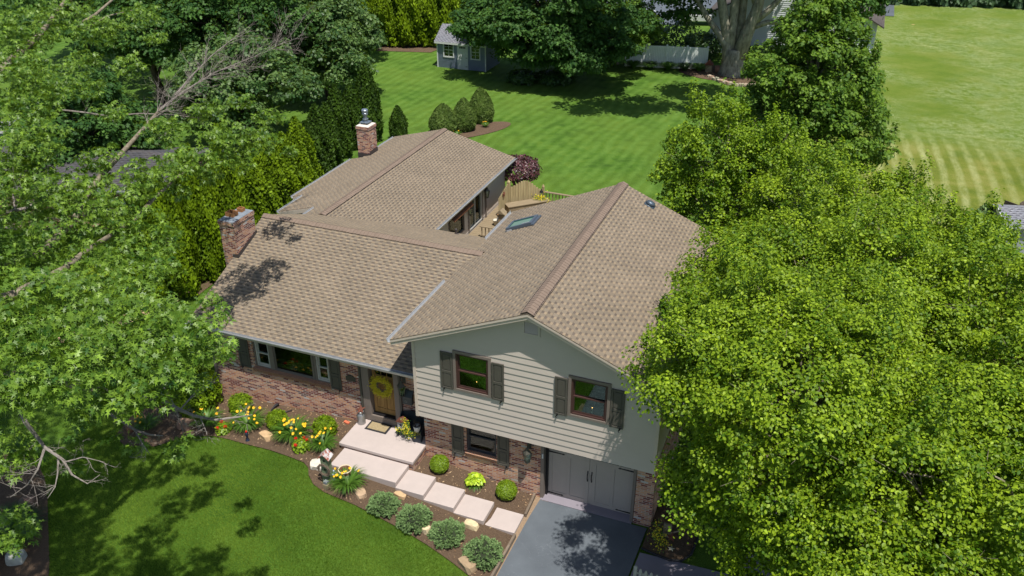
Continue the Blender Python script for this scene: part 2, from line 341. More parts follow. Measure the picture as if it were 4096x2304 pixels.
# ================================================================ HOUSE
house = thing('split_level_house', (0, 0, 0), 'brick and greige sided split level house with tan shingle roofs and two brick chimneys', 'house')
def panel(m, axis, a, th, u0, u1, z0, z1, ops=(), sgn=-1):
    """wall in plane axis=a facing sgn; openings (ua,ub,za,zb) with reveals"""
    us = sorted({u0, u1, *[o[0] for o in ops], *[o[1] for o in ops]}); zs = sorted({z0, z1, *[o[2] for o in ops], *[o[3] for o in ops]})
    us = [u for u in us if u0 <= u <= u1]; zs = [z for z in zs if z0 <= z <= z1]
    P = (lambda u, d, z: (u, a-sgn*d, z)) if axis == 'y' else (lambda u, d, z: (a-sgn*d, u, z))
    def q(*c):
        m.quad(*(c if ((axis == 'y') == (sgn < 0)) else c[::-1]))
    for i in range(len(us)-1):
        for j in range(len(zs)-1):
            cu, cz = (us[i]+us[i+1])/2, (zs[j]+zs[j+1])/2
            if any(o[0] < cu < o[1] and o[2] < cz < o[3] for o in ops): continue
            q(P(us[i], 0, zs[j]), P(us[i+1], 0, zs[j]), P(us[i+1], 0, zs[j+1]), P(us[i], 0, zs[j+1]))
            q(P(us[i+1], th, zs[j]), P(us[i], th, zs[j]), P(us[i], th, zs[j+1]), P(us[i+1], th, zs[j+1]))
    rects = [(o, 1) for o in ops]+[((u0, u1, z0, z1), -1)]
    for (a0, a1, b0, b1), s_ in rects:
        cs = [(a0, b0), (a1, b0), (a1, b1), (a0, b1)]
        for k in range(4):
            p, r_ = cs[k], cs[(k+1) % 4]
            c = [P(p[0], 0, p[1]), P(r_[0], 0, r_[1]), P(r_[0], th, r_[1]), P(p[0], th, p[1])]
            q(*(c if s_ < 0 else c[::-1]))
    return m
# --- brick walls
LWO = (-10.69, -7.67, 1.93, 3.06); DOO = (-6.42, -5.08, .93, 3.16)
m = M(); panel(m, 'y', .55, .2, -12.4, -3.9, .1, 3.34, [LWO, DOO]); m.build('brick_wall', BRICK, house)
m = M(); panel(m, 'y', 0, .2, -3.92, .0, -.1, 2.36, [(-2.47, -1.46, 1.05, 2.3)]); m.build('brick_wall', BRICK, house)
m = M(); panel(m, 'y', 0, .2, 2.96, 3.5, -.1, 2.36); m.build('brick_pier', BRICK, house)
def each(name, mat, boxes, par=None, **k):
    for b in boxes: q_ = M(); q_.box(*b); q_.build(name, mat, par, **k)
each('side_wall', BRICK, [(3.3, 3.5, .2, 8.9, -.1, 2.33), (-12.4, -12.2, .75, 9.9, .1, 3.3), (-3.9, -3.72, .2, .54, -.1, 2.33)], house)
# --- lap siding front with gable
def roofz(x): return 6.98-.418*abs(x+.23)-.1
WN = [(-2.56, -1.53, 3.76, 5.0), (.98, 2.03, 3.79, 5.01)]; VENT = (-.44, -.02, 6.17, 6.56)
m = M(); z = 2.36; lap = .2125
while z < 6.8:
    z1 = z+lap; cuts = sorted({z, z1, *[q for o in WN+[VENT] for q in (o[2], o[3]) if z < q < z1]})
    for a, b in zip(cuts, cuts[1:]):
        zc = (a+b)/2
        def lim(zz):
            h = max(0., (6.88-zz)/.418); return max(-3.95, -.23-h), min(3.49, -.23+h)
        (la, ra), (lb, rb) = lim(a), lim(b)
        if ra-la < .05: continue
        ops = [(o[0], o[1]) for o in WN+[VENT] if o[2] < zc < o[3]]; segs = []; cur = (la, lb)
        for o in sorted(ops): segs.append((cur, (o[0], o[0]))); cur = (o[1], o[1])
        segs.append((cur, (ra, rb)))
        ya, yb = -.35-.02*(z1-a)/lap, -.35-.02*(z1-b)/lap
        for (xa, xb), (xc, xd) in segs:
            m.quad((xa, ya, a), (xc, ya, a), (xd, yb, b), (xb, yb, b))
            if a == z: m.quad((xa, -.345, a), (xc, -.345, a), (xc, ya, a), (xa, ya, a))
    z = z1
m.build('siding_wall', SIDING, house)
each('side_wall', SIDING, [(-3.95, -3.8, -.33, 8.7, 2.33, 5.2), (3.34, 3.49, -.33, 8.7, 2.34, 5.1)], house)
m = M(); m.prism([(-3.95, 2.33), (3.49, 2.33), (3.49, 5.2), (-.23, 6.8), (-3.95, 5.2)], 'y', 8.75, 8.9)
for o in WN: pass
m.build('side_wall', SIDING, house)
each('corner_board', FASC, [(-3.99, -3.9, -.385, -.30, 2.35, 5.1), (3.44, 3.53, -.385, -.3, 2.35, 5.0)], house); each('corner_board', TRIM, [(-12.46, -12.36, .5, .62, .25, 3.32)], house)
m = M(); m.box(-3.95, 3.49, -.33, .3, 2.33, 2.345); m.build('soffit', SOFF, house)
# --- windows
def room(m_, x0, x1, y, z0, z1, d=.8):
    m_.quad((x0, y+d, z0), (x1, y+d, z0), (x1, y+d, z1), (x0, y+d, z1)); m_.quad((x0-.01, y, z0), (x0-.01, y+d, z0), (x0-.01, y+d, z1), (x0-.01, y, z1)); m_.quad((x1+.01, y, z0), (x1+.01, y, z1), (x1+.01, y+d, z1), (x1+.01, y+d, z0))
    m_.quad((x0, y, z0-.01), (x1, y, z0-.01), (x1, y+d, z0-.01), (x0, y+d, z0-.01)); m_.quad((x0, y, z1+.01), (x0, y+d, z1+.01), (x1, y+d, z1+.01), (x1, y, z1+.01))
def frame(m_, x0, x1, z0, z1, y0, y1, w, wb=None):
    wb = wb or w
    m_.box(x0, x0+w, y0, y1, z0, z1); m_.box(x1-w, x1, y0, y1, z0, z1); m_.box(x0+w, x1-w, y0, y1, z1-w, z1); m_.box(x0+w, x1-w, y0, y1, z0, z0+wb)
def dh_window(par, x0, x1, z0, z1, y, sash, trim=None, cols=3, low=True, fw=.055):
    """double hung window unit inside x0..x1,z0..z1; front plane y (facing -y)"""
    m_ = M(); frame(m_, x0, x1, z0, z1, y, y+.12, fw); w = m_.build('window', sash, par)
    zm = (z0+z1)/2; a, b = x0+fw, x1-fw
    s1 = M(); frame(s1, a, b, zm-.02, z1-fw, y+.065, y+.10, .035); s1.build('upper_sash', sash, w)
    s2 = M(); frame(s2, a, b, z0+fw, zm+.02, y+.03, y+.06, .04, .06); s2.build('lower_sash', sash, w)
    mu = M(); 
    for k in range(1, cols):
        x = a+.035+(b-a-.07)*k/cols; mu.box(x-.006, x+.006, y+.088, y+.094, zm+.015, z1-fw-.035)
        if low: mu.box(x-.006, x+.006, y+.047, y+.053, z0+fw+.06, zm-.02)
    zz = (zm+z1-fw)/2; mu.box(a+.03, b-.03, y+.086, y+.092, zz-.006, zz+.006)
    if low: zz = (z0+fw+.06+zm)/2; mu.box(a+.03, b-.03, y+.045, y+.051, zz-.006, zz+.006)
    mu.build('muntins', sash, w)
    gl = M(); gl.box(a+.02, b-.02, y+.08, y+.084, zm, z1-fw-.02); gl.box(a+.02, b-.02, y+.04, y+.044, z0+fw+.03, zm); gl.build('pane', GLASS, w)
    return w
def candle(x, y, z, label):
    t = thing('electric_candle', (x, y, z), label, 'candle', 'lit candles standing in the front windows')
    m_ = M(); m_.lathe([(.03, 0), (.035, .01), (.012, .02), (.011, .15), (.009, .155)], n=10); m_.build('candlestick', paint('ivory candle', (.75, .68, .5, 1), .4), t)
    f = M(); f.lathe([(.004, .155), (.012, .172), (.009, .19), (.001, .205)], n=8); mm = N('candle flame', .5); mm.b.inputs['Emission Color'].default_value = (1, .42, .12, 1); mm.b.inputs['Emission Strength'].default_value = 6
    f.build('flame', MATS.setdefault('flame', mm.m), t)
def shutter(par, x0, x1, z0, z1, y, mat=SHUT, hookside=0):
    m_ = M(); frame(m_, x0, x1, z0, z1, y-.045, y-.008, .06); zm = z0+(z1-z0)*.47; m_.box(x0+.06, x1-.06, y-.045, y-.008, zm-.045, zm+.045)
    s = m_.build('shutter', mat, par, bev=.004)
    for a, b in ((z0+.06, zm-.045), (zm+.045, z1-.06)):
        p = M(); p.box(x0+.06, x1-.06, y-.026, y-.010, a, b); p.box(x0+.09, x1-.09, y-.038, y-.024, a+.03, b-.03); p.build('panel', mat, s, bev=.006)
    hx = x0+.09 if hookside == 0 else x1-.09; h = M(); pts = []
    for k in range(15):
        t = k/14; pts.append((hx+.03*math.sin(t*2*math.pi*1.0), y-.055, z0+.05-.16*t))
    h.tube(pts, .011, 5); h.lathe([(.02, -.02), (.02, .02)], (hx, y-.055, z0-.02), 8); h.build('shutter_hook', BLACK, s)
BROWN = paint('dark brown sash', srgb(74, 52, 48), .4, .06); GREYW = paint('pale sash', srgb(168, 166, 160), .5, .05)
for (a, b, c, d), lab in zip(WN, ('lit candle behind the left upstairs window', 'lit candle behind the right upstairs window')):
    m = M(); frame(m, a-.085, b+.085, c-.07, d+.085, -.40, -.34, .085, .07); m.build('window_trim', TRIM, house)
    dh_window(house, a, b, c, d, -.375, BROWN); m = M(); room(m, a, b, -.25, c, d); m.build('window_recess', ROOM, house)
    candle((a+b)/2+.06, -.2, c+.07, lab)
for a, b in ((-3.05, -2.66), (-1.42, -1.04), (.50, .88), (2.13, 2.52)): shutter(house, a, b, 3.68, 4.97, -.37, hookside=0 if a < -2 or .4 < a < 1 else 1)
# lower brick window
dh_window(house, -2.47, -1.46, 1.12, 2.28, .05, paint('dark blue grey sash', srgb(52, 54, 60), .4), fw=.06)
m = M(); room(m, -2.46, -1.47, .2, 1.06, 2.3, .9); m.build('window_recess', ROOM, house); candle(-1.9, .24, 1.14, 'lit candle behind the lower window by the garage')
m = M(); 
for k in range(3): m.quad((-2.4, .24+.01*(k % 2), 1.75), (-1.52, .24, 1.75), (-1.52, .24, 2.25), (-2.4, .24+.01*(k % 2), 2.25)); break
m.build('curtain', paint('grey sheer curtain', srgb(150, 145, 138), .9, .1, 8), house)
for a, b in ((-2.96, -2.56), (-1.42, -1.03)): shutter(house, a, b, .94, 2.2, -.004, hookside=0 if a < -2 else 1)
# rowlock sills
def sill(x0, x1, y, z, n):
    m_ = M(); w = (x1-x0)/n; rr = random.Random(3)
    for k in range(n):
        m_.T = Matrix.Translation((x0+w*(k+.5), y-.03, z)) @ Matrix.Rotation(R(14), 4, 'X') @ Matrix.Translation((0, 0, rr.uniform(-.002, .002)))
        u = rr.uniform(0, 3); b0 = len(m_.f); m_.box(-w*.42, w*.42, -.055, .10, -.13, 0)
        for i in range(b0, len(m_.f)): m_.u[i] = [(u, u*.7), (u+.002, u*.7), (u+.002, u*.7+.002), (u, u*.7+.002)]
    m_.T = None; mm = MATS.get('sillb')
    if not mm:
        q = N('sill bricks', .85, .2); uv = q.coord('UV'); w_ = q.white(q.scl(5., 5., 1, uv)); q.col(q.ramp(w_, [(0, srgb(98, 50, 44)), (.25, srgb(178, 136, 106)), (.5, srgb(82, 62, 62)), (.65, srgb(196, 156, 122)), (.85, srgb(120, 62, 52)), (.95, srgb(176, 168, 162))], True)); q.bump(q.noise(60, 3), .4, .005); mm = MATS['sillb'] = q.m
    m_.build('brick_sill', mm, house); mo = M(); mo.T = Matrix.Translation(((x0+x1)/2, y-.03, z-.012)) @ Matrix.Rotation(R(14), 4, 'X'); mo.box(-(x1-x0)/2, (x1-x0)/2, -.04, .1, -.115, 0); mo.build('sill_mortar', paint('mortar', srgb(168, 156, 146), .9), house)
sill(-10.75, -7.62, .55, 1.935, 44); sill(-2.5, -1.42, 0, 1.115, 15)
# living room triple window
m = M(); frame(m, -10.69, -7.67, 1.93, 3.06, .60, .72, .05, .05)
for x in (-10.02, -9.93, -8.32, -8.25): m.box(x-.045, x+.045, .585, .72, 1.96, 3.02)
m.build('window_frame', TRIM, house)
dh_window(house, -10.63, -10.07, 1.98, 3.01, .62, paint('cream sash', srgb(176, 172, 164), .5), low=False); dh_window(house, -8.2, -7.72, 1.98, 3.01, .62, paint('cream sash', srgb(176, 172, 164), .5), low=False)
m = M(); frame(m, -9.88, -8.37, 1.98, 3.01, .63, .7, .03); pw = m.build('picture_window', TRIM, house); m = M(); m.box(-9.86, -8.39, .66, .664, 2., 2.99); m.build('pane', GLASS, pw)
m = M(); room(m, -10.67, -7.69, .76, 1.95, 3.04, 1.2); m.build('window_recess', ROOM, house)
candle(-10.33, .82, 2.05, 'lit candle in the left casement of the living room window'); candle(-7.98, .82, 2.05, 'lit candle in the right casement of the living room window')
shutter(house, -11.28, -10.84, 1.86, 3.1, .546, hookside=0); shutter(house, -7.63, -7.22, 1.84, 3.1, .546, hookside=1)
# door
m = M(); m.box(-6.42, -6.15, .50, .75, .93, 3.2); m.box(-5.24, -5.06, .50, .75, .93, 3.2); m.box(-6.15, -5.24, .52, .75, 3.04, 3.2); m.build('door_casing', TRIM, house, bev=.006)
each('narrow_shutter', SHUT, [(-6.5, -6.43, .47, .54, .95, 3.2), (-5.05, -4.97, .47, .54, .95, 3.2)], house)
m = M(); m.box(-6.15, -5.24, .50, .82, .93, 1.15); m.build('door_sill', TRIM, house); m = M(); m.box(-6.15, -5.24, .56, .82, 1.15, 1.18); m.build('threshold', BLACK, house)
m = M(); frame(m, -6.13, -5.26, 1.18, 3.03, .70, .75, .11, .2); m.box(-5.72, -5.66, .70, .75, 1.38, 2.62); m.box(-6.02, -5.37, .70, .75, 2.60, 2.70)
for k in (1, 2): m.box(-6.02+.217*k-.012, -6.02+.217*k+.012, .71, .74, 2.70, 2.92)
door = m.build('front_door', DOORW, house, bev=.005)
m = M(); m.box(-6.02, -5.72, .722, .74, 1.38, 2.6); m.box(-5.66, -5.37, .722, .74, 1.38, 2.6); m.box(-5.98, -5.76, .712, .73, 1.42, 2.56); m.box(-5.62, -5.41, .712, .73, 1.42, 2.56); m.build('door_panel', DOORW, door, bev=.006)
m = M(); m.box(-6.02, -5.37, .725, .73, 2.7, 2.92); m.build('door_lite', GLASS, door); m = M(); m.tube([(-6.07, .70, 1.98), (-6.07, .65, 1.98), (-6.07, .64, 2.1), (-6.07, .70, 2.14)], .012, 6); m.build('door_handle', BLACK, door)
m = M(); room(m, -6.1, -5.3, .76, 2.6, 3., .5); m.build('door_recess', ROOM, house)
# plaque, wall lanterns, mailbox
m = M(); m.prism([(-7.03, 2.32), (-6.67, 2.32), (-6.67, 2.48), (-6.72, 2.5), (-6.76, 2.55), (-6.94, 2.55), (-6.98, 2.5), (-7.03, 2.48)], 'y', .52, .546); m.build('house_plaque', paint('bronze plaque', srgb(72, 68, 62), .45, .1), house, bev=.006)
def lantern(par, x, y, z, s=1., d=(0, -1)):
    """glass wall lantern, bracket towards the wall; d = outward direction"""
    T = Matrix.Translation((x, y, z)) @ Matrix.Rotation(math.atan2(-d[0], -d[1]) if d != (0, -1) else 0, 4, 'Z') @ Matrix.Scale(s, 4)
    if d == (1, 0): T = Matrix.Translation((x, y, z)) @ Matrix.Rotation(math.pi/2, 4, 'Z') @ Matrix.Scale(s, 4)
    m_ = M(); m_.T = T; m_.box(-.05, .05, -.02, 0, .12, .36); m_.tube([(0, -.01, .32), (0, -.08, .40), (0, -.17, .38), (0, -.18, .28)], .013, 6)
    m_.lathe([(.012, .30), (.05, .24), (.06, .2), (.13, .13), (.135, .12)], (0, -.18, 0), 4); 
    tp = [(.125, .125), (-.125, .125), (-.125, -.125), (.125, -.125)]
    c4 = [(.092*math.cos(k*math.pi/2), .092*math.sin(k*math.pi/2)) for k in range(4)]
    for cx_, cy_ in c4: m_.tube([(cx_*1.4, -.18+cy_*1.4, .12), (cx_*.75, -.18+cy_*.75, -.2)], .007, 4)
    m_.lathe([(.075, -.21), (.075, -.19)], (0, -.18, 0), 4); m_.lathe([(.02, -.25), (.02, -.2)], (0, -.18, 0), 6)
    o = m_.build('wall_lantern', paint('aged brass', srgb(82, 80, 72), .45, .2, 8, metal=.3), par)
    g_ = M(); g_.T = T; g_.lathe([(.066, -.19), (.124, .12)], (0, -.18, 0), 4); g_.build('lantern_glass', MATS.setdefault('lglass', glass_mat('lantern glass')), o)
    b_ = M(); b_.T = T
    for k in (-.025, .025): b_.tube([(k, -.18, -.19), (k, -.18, -.05)], .009, 6)
    b_.build('lantern_tubes', paint('ivory candle', (.75, .68, .5, 1), .4), o)
lantern(house, -.37, 0, 1.70, 1.15); lantern(house, -4.86, .55, 2.62, 1.15)
t = thing('wall_mailbox', (-4.72, .55, 2.24), 'black metal wall mailbox with a letter D beside the front door', 'mailbox')
m = M(); m.prism([(-.02, -.22), (-.15, -.22), (-.15, .06), (-.135, .10), (-.02, .2)], 'x', -.17, .17); m.build('box', paint('mailbox metal', srgb(60, 66, 68), .5, .1), t, bev=.01)
m = M(); m.prism([(0, .27), (-.03, .27), (-.175, .09), (-.17, .05), (-.16, .05), (-.16, .08), (-.02, .24), (0, .24)], 'x', -.185, .185); m.build('lid', paint('mailbox metal', srgb(60, 66, 68), .5, .1), t, bev=.006)
def text(s_, size, loc, rot, mat, par, name='lettering', ex=.003):
    c = bpy.data.curves.new(name, 'FONT'); c.body = s_; c.size = size; c.extrude = ex; c.align_x = 'CENTER'; o = bpy.data.objects.new(name, c); S.collection.objects.link(o)
    bpy.context.view_layer.update(); dg = bpy.context.evaluated_depsgraph_get(); me = bpy.data.meshes.new_from_object(o.evaluated_get(dg)); bpy.data.objects.remove(o)
    o = bpy.data.objects.new(name, me); me.materials.clear(); me.materials.append(mat); S.collection.objects.link(o); o.location = loc; o.rotation_euler = rot; o.parent = par; return o
text('D', .13, (-.04, -.154, -.15), (math.pi/2, 0, 0), paint('letter grey', srgb(120, 124, 120), .5), t)
# gable vent
m = M(); frame(m, -.49, .03, 6.12, 6.60, -.395, -.345, .06); v = m.build('gable_vent', SIDING, house); m = M()
for k in range(7): zz = 6.185+k*.055; m.quad((-.43, -.38, zz), (-.03, -.38, zz), (-.03, -.345, zz+.05), (-.43, -.345, zz+.05))
m.build('louvres', SIDING, v)
# garage door
m = M(); m.box(0.0, .10, -.02, .3, -.01, 2.34); m.box(2.86, 2.95, -.02, .3, -.01, 2.34); m.box(.1, 2.86, .02, .3, 2.2, 2.34); m.build('garage_frame', TRIM, house)
m = M(); m.box(.10, .17, .17, .26, 0, 2.2); m.build('weather_seal', BLACK, house)
m = M(); m.box(.1, 2.86, .27, .33, .02, 2.2)
def st(x0, x1, z0, z1, d=.018): m.box(x0, x1, .27-d, .271, z0, z1)
for x0 in (.17, 1.55):
    x1 = x0+1.29
    st(x0, x0+.12, .03, 2.19); st(x1-.12, x1, .03, 2.19); st(x0+.12, x1-.12, .03, .17); st(x0+.12, x1-.12, 1.63, 1.80); st(x0+.12, x1-.12, 2.08, 2.19); st((x0+x1)/2-.05, (x0+x1)/2+.05, .17, 1.63)
    for k in (1, 2): st(x0+.12+(x1-x0-.24)*k/3-.02, x0+.12+(x1-x0-.24)*k/3+.02, 1.80, 2.08)
gd = m.build('garage_door', GARD, house, bev=.004)
for x0 in (.29, 1.67): m = M(); m.box(x0, x0+1.05, .262, .268, 1.8, 2.08); m.build('door_window', GLASS, gd)
m = M(); m.box(.18, 2.85, .258, .262, 1.80, 2.07)
for x in (1.42, 1.55):
    m = M(); m.tube([(x, .25, .98), (x, .2, 1.02), (x, .2, 1.2), (x, .25, 1.24)], .014, 6); m.prism([(x-.02, .93), (x, .9), (x+.02, .93), (x+.012, .98), (x-.012, .98)], 'y', .24, .252); m.prism([(x-.012, 1.24), (x+.012, 1.24), (x+.02, 1.29), (x, 1.33), (x-.02, 1.29)], 'y', .24, .252); m.build('door_handle', BLACK, gd)
for xs_, s_ in ((.18, 1), (2.84, -1)):
    for zz in (.10, 1.72):
        m = M(); m.prism([(xs_, zz-.025), (xs_+s_*.42, zz-.012), (xs_+s_*.44, zz-.03), (xs_+s_*.5, zz), (xs_+s_*.44, zz+.03), (xs_+s_*.42, zz+.012), (xs_, zz+.025)], 'y', .24, .251); m.build('strap_hinge', BLACK, gd)
m = M(); m.box(.045, .085, -.05, -.02, 1.62, 1.78); m.build('door_keypad', WHITE, house)
m = M(); m.box(0.02, 2.93, -.1, .27, -.08, .035); m.build('garage_apron', CONC2, house, bev=.006)
m = M(); m.box(0.03, 2.93, .34, 3., 0, 2.3)
# --- roofs: real stepped shingle courses
def slope(par, name, e0, e1, r0, r1, mat=None, th=.10, uo=0.):
    """e0,e1 eave ends; r0,r1 ridge ends (left to right seen from outside)"""
    e0, e1, r0, r1 = map(Vector, (e0, e1, r0, r1)); n = ((e1-e0).cross(r0-e0)).normalized(); n = n if n.z > 0 else -n
    ln = ((r0-e0)-(e1-e0).normalized()*((r0-e0).dot((e1-e0).normalized()))).length; c = max(1, round(ln/.143)); m_ = M(); w = (e1-e0).length
    ud = (e1-e0).normalized()
    for k in range(c):
        t0, t1 = k/c, (k+1)/c; a, b = e0.lerp(r0, t0), e1.lerp(r1, t0); d, cc = e0.lerp(r0, t1), e1.lerp(r1, t1)
        ua, ub, uc, ud_ = [uo+(p-e0).dot(ud) for p in (a, b, cc, d)]
        lift, lo = n*.014, n*.002
        m_.quad(a+lift, b+lift, cc+lo, d+lo, [(ua, k*.143+.002), (ub, k*.143+.002), (uc, (k+1)*.143-.001), (ud_, (k+1)*.143-.001)])
        m_.quad(a, b, b+lift, a+lift, [(ua, .001)]*4 if False else [(ua, k*.143+.002), (ub, k*.143+.002), (ub, k*.143+.004), (ua, k*.143+.004)])
    dn = Vector((0, 0, -th)); m_.add([e0+dn, e1+dn, r1+dn, r0+dn], [(3, 2, 1, 0)]); 
    for p, q in ((e0, r0), (e1, r1), (e0, e1)): m_.quad(p+dn, q+dn, q+n*.003, p+n*.003)
    return m_.build(name, mat or SHING, par)
def ridge_cap(par, a, b, sl, w=.16, mat=None, step=.145, end=True):
    """overlapping cap shingles bent over the ridge, a->b; sl slope"""
    a, b = Vector(a), Vector(b); n = int((b-a).length/step); d = (b-a).normalized(); s_ = d.cross(Vector((0, 0, 1))).normalized(); m_ = M(); rr = random.Random(5)
    for k in range(n+1):
        p = a+d*step*k; q = p+d*step*1.15
        if (q-a).length > (b-a).length: q = b
        h0, h1 = .045, .030; ww = w+rr.uniform(-.006, .006); u = rr.uniform(0, 4)
        def pt(o_, side, hh): return o_+s_*side*ww+Vector((0, 0, hh-abs(side)*ww*sl))
        v = [pt(p, -1, h1), pt(p, 0, h1+.012), pt(p, 1, h1), pt(q, -1, h0), pt(q, 0, h0+.012), pt(q, 1, h0)]
        v += [x-Vector((0, 0, .022)) for x in v]
        m_.add(v, [(0, 3, 4, 1), (1, 4, 5, 2), (3, 9, 10, 4), (4, 10, 11, 5), (0, 6, 9, 3), (2, 5, 11, 8), (0, 1, 7, 6), (1, 2, 8, 7)], [[(u, u)]*4]*8)
    return m_.build('ridge_cap', mat or CAPM, par)
def gutter(par, a, b, out, r=.065):
    a, b = Vector(a), Vector(b); o = Vector(out); m_ = M()
    sec = [(0, .01), (.0, -.10), (.085, -.10), (.125, -.02), (.125, .012), (.112, .012), (.112, -.015), (.078, -.088), (.012, -.088), (.012, .01)]
    vs = [a+o*p+Vector((0, 0, q)) for p, q in sec]+[b+o*p+Vector((0, 0, q)) for p, q in sec]; k = len(sec)
    m_.add(vs, [(i, (i+1) % k, k+(i+1) % k, k+i) for i in range(k)]+[tuple(range(k)), tuple(range(k, 2*k))[::-1]])
    return m_.build('gutter', GUT, par)
ER = 5.20; RZ = 7.0
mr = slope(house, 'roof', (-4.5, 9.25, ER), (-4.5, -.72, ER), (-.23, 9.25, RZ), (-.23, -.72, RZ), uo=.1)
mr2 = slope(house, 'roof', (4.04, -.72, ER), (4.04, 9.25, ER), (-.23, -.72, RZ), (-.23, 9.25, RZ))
m = M()   # ridge vent cap: one long low metal-edged vent under wide caps
ridge_cap(mr, (-.23, 9.25, RZ+.03), (-.23, -.72, RZ+.03), .41, .2); m.box(-.42, -.40, -.7, 9.22, RZ-.03, RZ+.0); m.box(-.06, -.04, -.7, 9.22, RZ-.045, RZ+.0); m.build('ridge_vent', BLACK, mr)
gutter(mr, (-4.5, -.72, ER), (-4.5, 3.25, ER), (-1, 0, 0)); gutter(mr, (-4.5, 6.7, ER), (-4.5, 9.25, ER), (-1, 0, 0)); gutter(mr2, (4.04, -.72, ER), (4.04, 9.25, ER), (1, 0, 0))
# rake boards
for s_, ex in ((1, -4.5), (-1, 4.04)):
    m = M()
    for y0, y1, zz0, zz1 in ((-.70, -.665, -.02, -.19), (-.722, -.70, -.025, -.09)):
        m.add([(ex, y0, ER+zz1), (ex, y0, ER+zz0), (-.23, y0, RZ+zz0), (-.23, y0, RZ+zz1), (ex, y1, ER+zz1), (ex, y1, ER+zz0), (-.23, y1, RZ+zz0), (-.23, y1, RZ+zz1)], [(0, 1, 2, 3), (4, 7, 6, 5), (0, 3, 7, 4), (1, 5, 6, 2), (0, 4, 5, 1)])
    m.build('rake_board', FASC, mr)
    m = M(); m.add([(ex, -.67, ER-.18), (-.23, -.67, RZ-.18), (-.23, -.33, RZ-.18), (ex, -.33, ER-.18)], [(0, 1, 2, 3)]); m.build('soffit', SOFF, mr)
each('fascia', FASC, [(-4.48, -4.45, -.66, 9.2, ER-.2, ER-.03), (4.0, 4.02, -.66, 9.2, ER-.2, ER-.03)], mr)
# living roof
LS = .4122
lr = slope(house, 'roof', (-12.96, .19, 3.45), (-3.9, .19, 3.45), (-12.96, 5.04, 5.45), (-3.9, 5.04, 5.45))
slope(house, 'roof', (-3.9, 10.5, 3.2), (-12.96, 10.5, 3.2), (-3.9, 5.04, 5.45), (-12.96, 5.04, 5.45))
ridge_cap(lr, (-12.96, 5.04, 5.46), (-3.97, 5.04, 5.46), .41, .17)
gutter(lr, (-12.96, .19, 3.45), (-3.99, .19, 3.45), (0, -1, 0))
m = M(); m.box(-12.94, -3.95, .2, .24, 3.26, 3.42); m.build('fascia', FASC, lr)
m = M(); m.add([(-12.965, .2, 3.25), (-12.965, .2, 3.42), (-12.965, 5.04, 5.42), (-12.965, 5.04, 5.25), (-12.93, .2, 3.25), (-12.93, .2, 3.42), (-12.93, 5.04, 5.42), (-12.93, 5.04, 5.25)], [(0, 3, 2, 1), (4, 5, 6, 7), (0, 4, 7, 3), (1, 2, 6, 5), (0, 1, 5, 4)]); m.build('rake_board', FASC, lr)
m = M(); m.quad((-12.9, .22, 3.30), (-3.95, .22, 3.30), (-3.95, .6, 3.32), (-12.9, .6, 3.32)); m.build('soffit', SOFF, lr)
m = M(); m.prism([(.75, 3.2), (9.8, 3.2), (5.04, 5.2)], 'x', -12.4, -12.25); m.build('gable_wall', SIDING, house)
# plumbing boot
m = M(); m.lathe([(.11, 0), (.1, .03), (.05, .05), (.045, .2), (.06, .22), (.04, .26)], (-7.36, 10.06, 3.37), 12); m.build('vent_pipe', FLASH, lr)
# wing roof
RX, RW, WS = -12.7, 4.1, .265
zl = lambda x: RW-WS*abs(x-RX)
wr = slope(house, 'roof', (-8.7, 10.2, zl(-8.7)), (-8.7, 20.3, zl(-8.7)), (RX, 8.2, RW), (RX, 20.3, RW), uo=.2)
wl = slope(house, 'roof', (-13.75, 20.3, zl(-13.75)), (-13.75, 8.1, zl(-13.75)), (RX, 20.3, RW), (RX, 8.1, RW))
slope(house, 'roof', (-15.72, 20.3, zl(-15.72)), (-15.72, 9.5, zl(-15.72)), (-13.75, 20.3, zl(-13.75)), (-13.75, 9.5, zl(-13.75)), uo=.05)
slope(house, 'roof', (-16.36, 16.85, zl(-16.36)), (-16.36, 11.5, zl(-16.36)), (-15.72, 16.85, zl(-15.72)), (-15.72, 11.5, zl(-15.72)))
ridge_cap(wr, (RX, 20.3, RW+.01), (RX, 8.35, RW+.01), .26, .17)
m = M(); m.box(RX+.155, RX+.175, 8.4, 20.3, RW-.05, RW-.005); m.build('ridge_vent', BLACK, wr)
gutter(wr, (-8.7, 10.6, zl(-8.7)), (-8.7, 20.3, zl(-8.7)), (1, 0, 0)); gutter(wl, (-15.72, 9.5, zl(-15.72)), (-15.72, 11.5, zl(-15.72)), (-1, 0, 0)); gutter(wl, (-16.36, 11.5, zl(-16.36)), (-16.36, 16.85, zl(-16.36)), (-1, 0, 0)); gutter(wl, (-15.72, 17.8, zl(-15.72)), (-15.72, 20.3, zl(-15.72)), (-1, 0, 0)); gutter(wl, (-13.75, 8.1, zl(-13.75)), (-13.75, 9.5, zl(-13.75)), (-1, 0, 0))
for xa, xb, yy in ((-15.72, -13.75, 9.48), (-16.36, -15.72, 11.48)):
    m = M(); m.add([(xa, yy, zl(xa)-.2), (xb, yy, zl(xb)-.2), (xb, yy, zl(xb)-.02), (xa, yy, zl(xa)-.02), (xa, yy+.03, zl(xa)-.2), (xb, yy+.03, zl(xb)-.2), (xb, yy+.03, zl(xb)-.02), (xa, yy+.03, zl(xa)-.02)], [(0, 1, 2, 3), (7, 6, 5, 4), (0, 4, 5, 1), (2, 6, 7, 3)]); m.build('rake_board', FASC, wl)
each('side_wall', SIDING, [(-13.6, -13.45, 8.1, 9.8, .3, 3.65), (-15.4, -13.45, 9.85, 10., .3, 3.2), (-16.05, -15.45, 11.9, 16.6, .3, 3.0), (-15.4, -9.2, 19.7, 19.85, .3, 3.0), (-15.4, -15.2, 10.05, 19.65, .3, 3.1)], house)
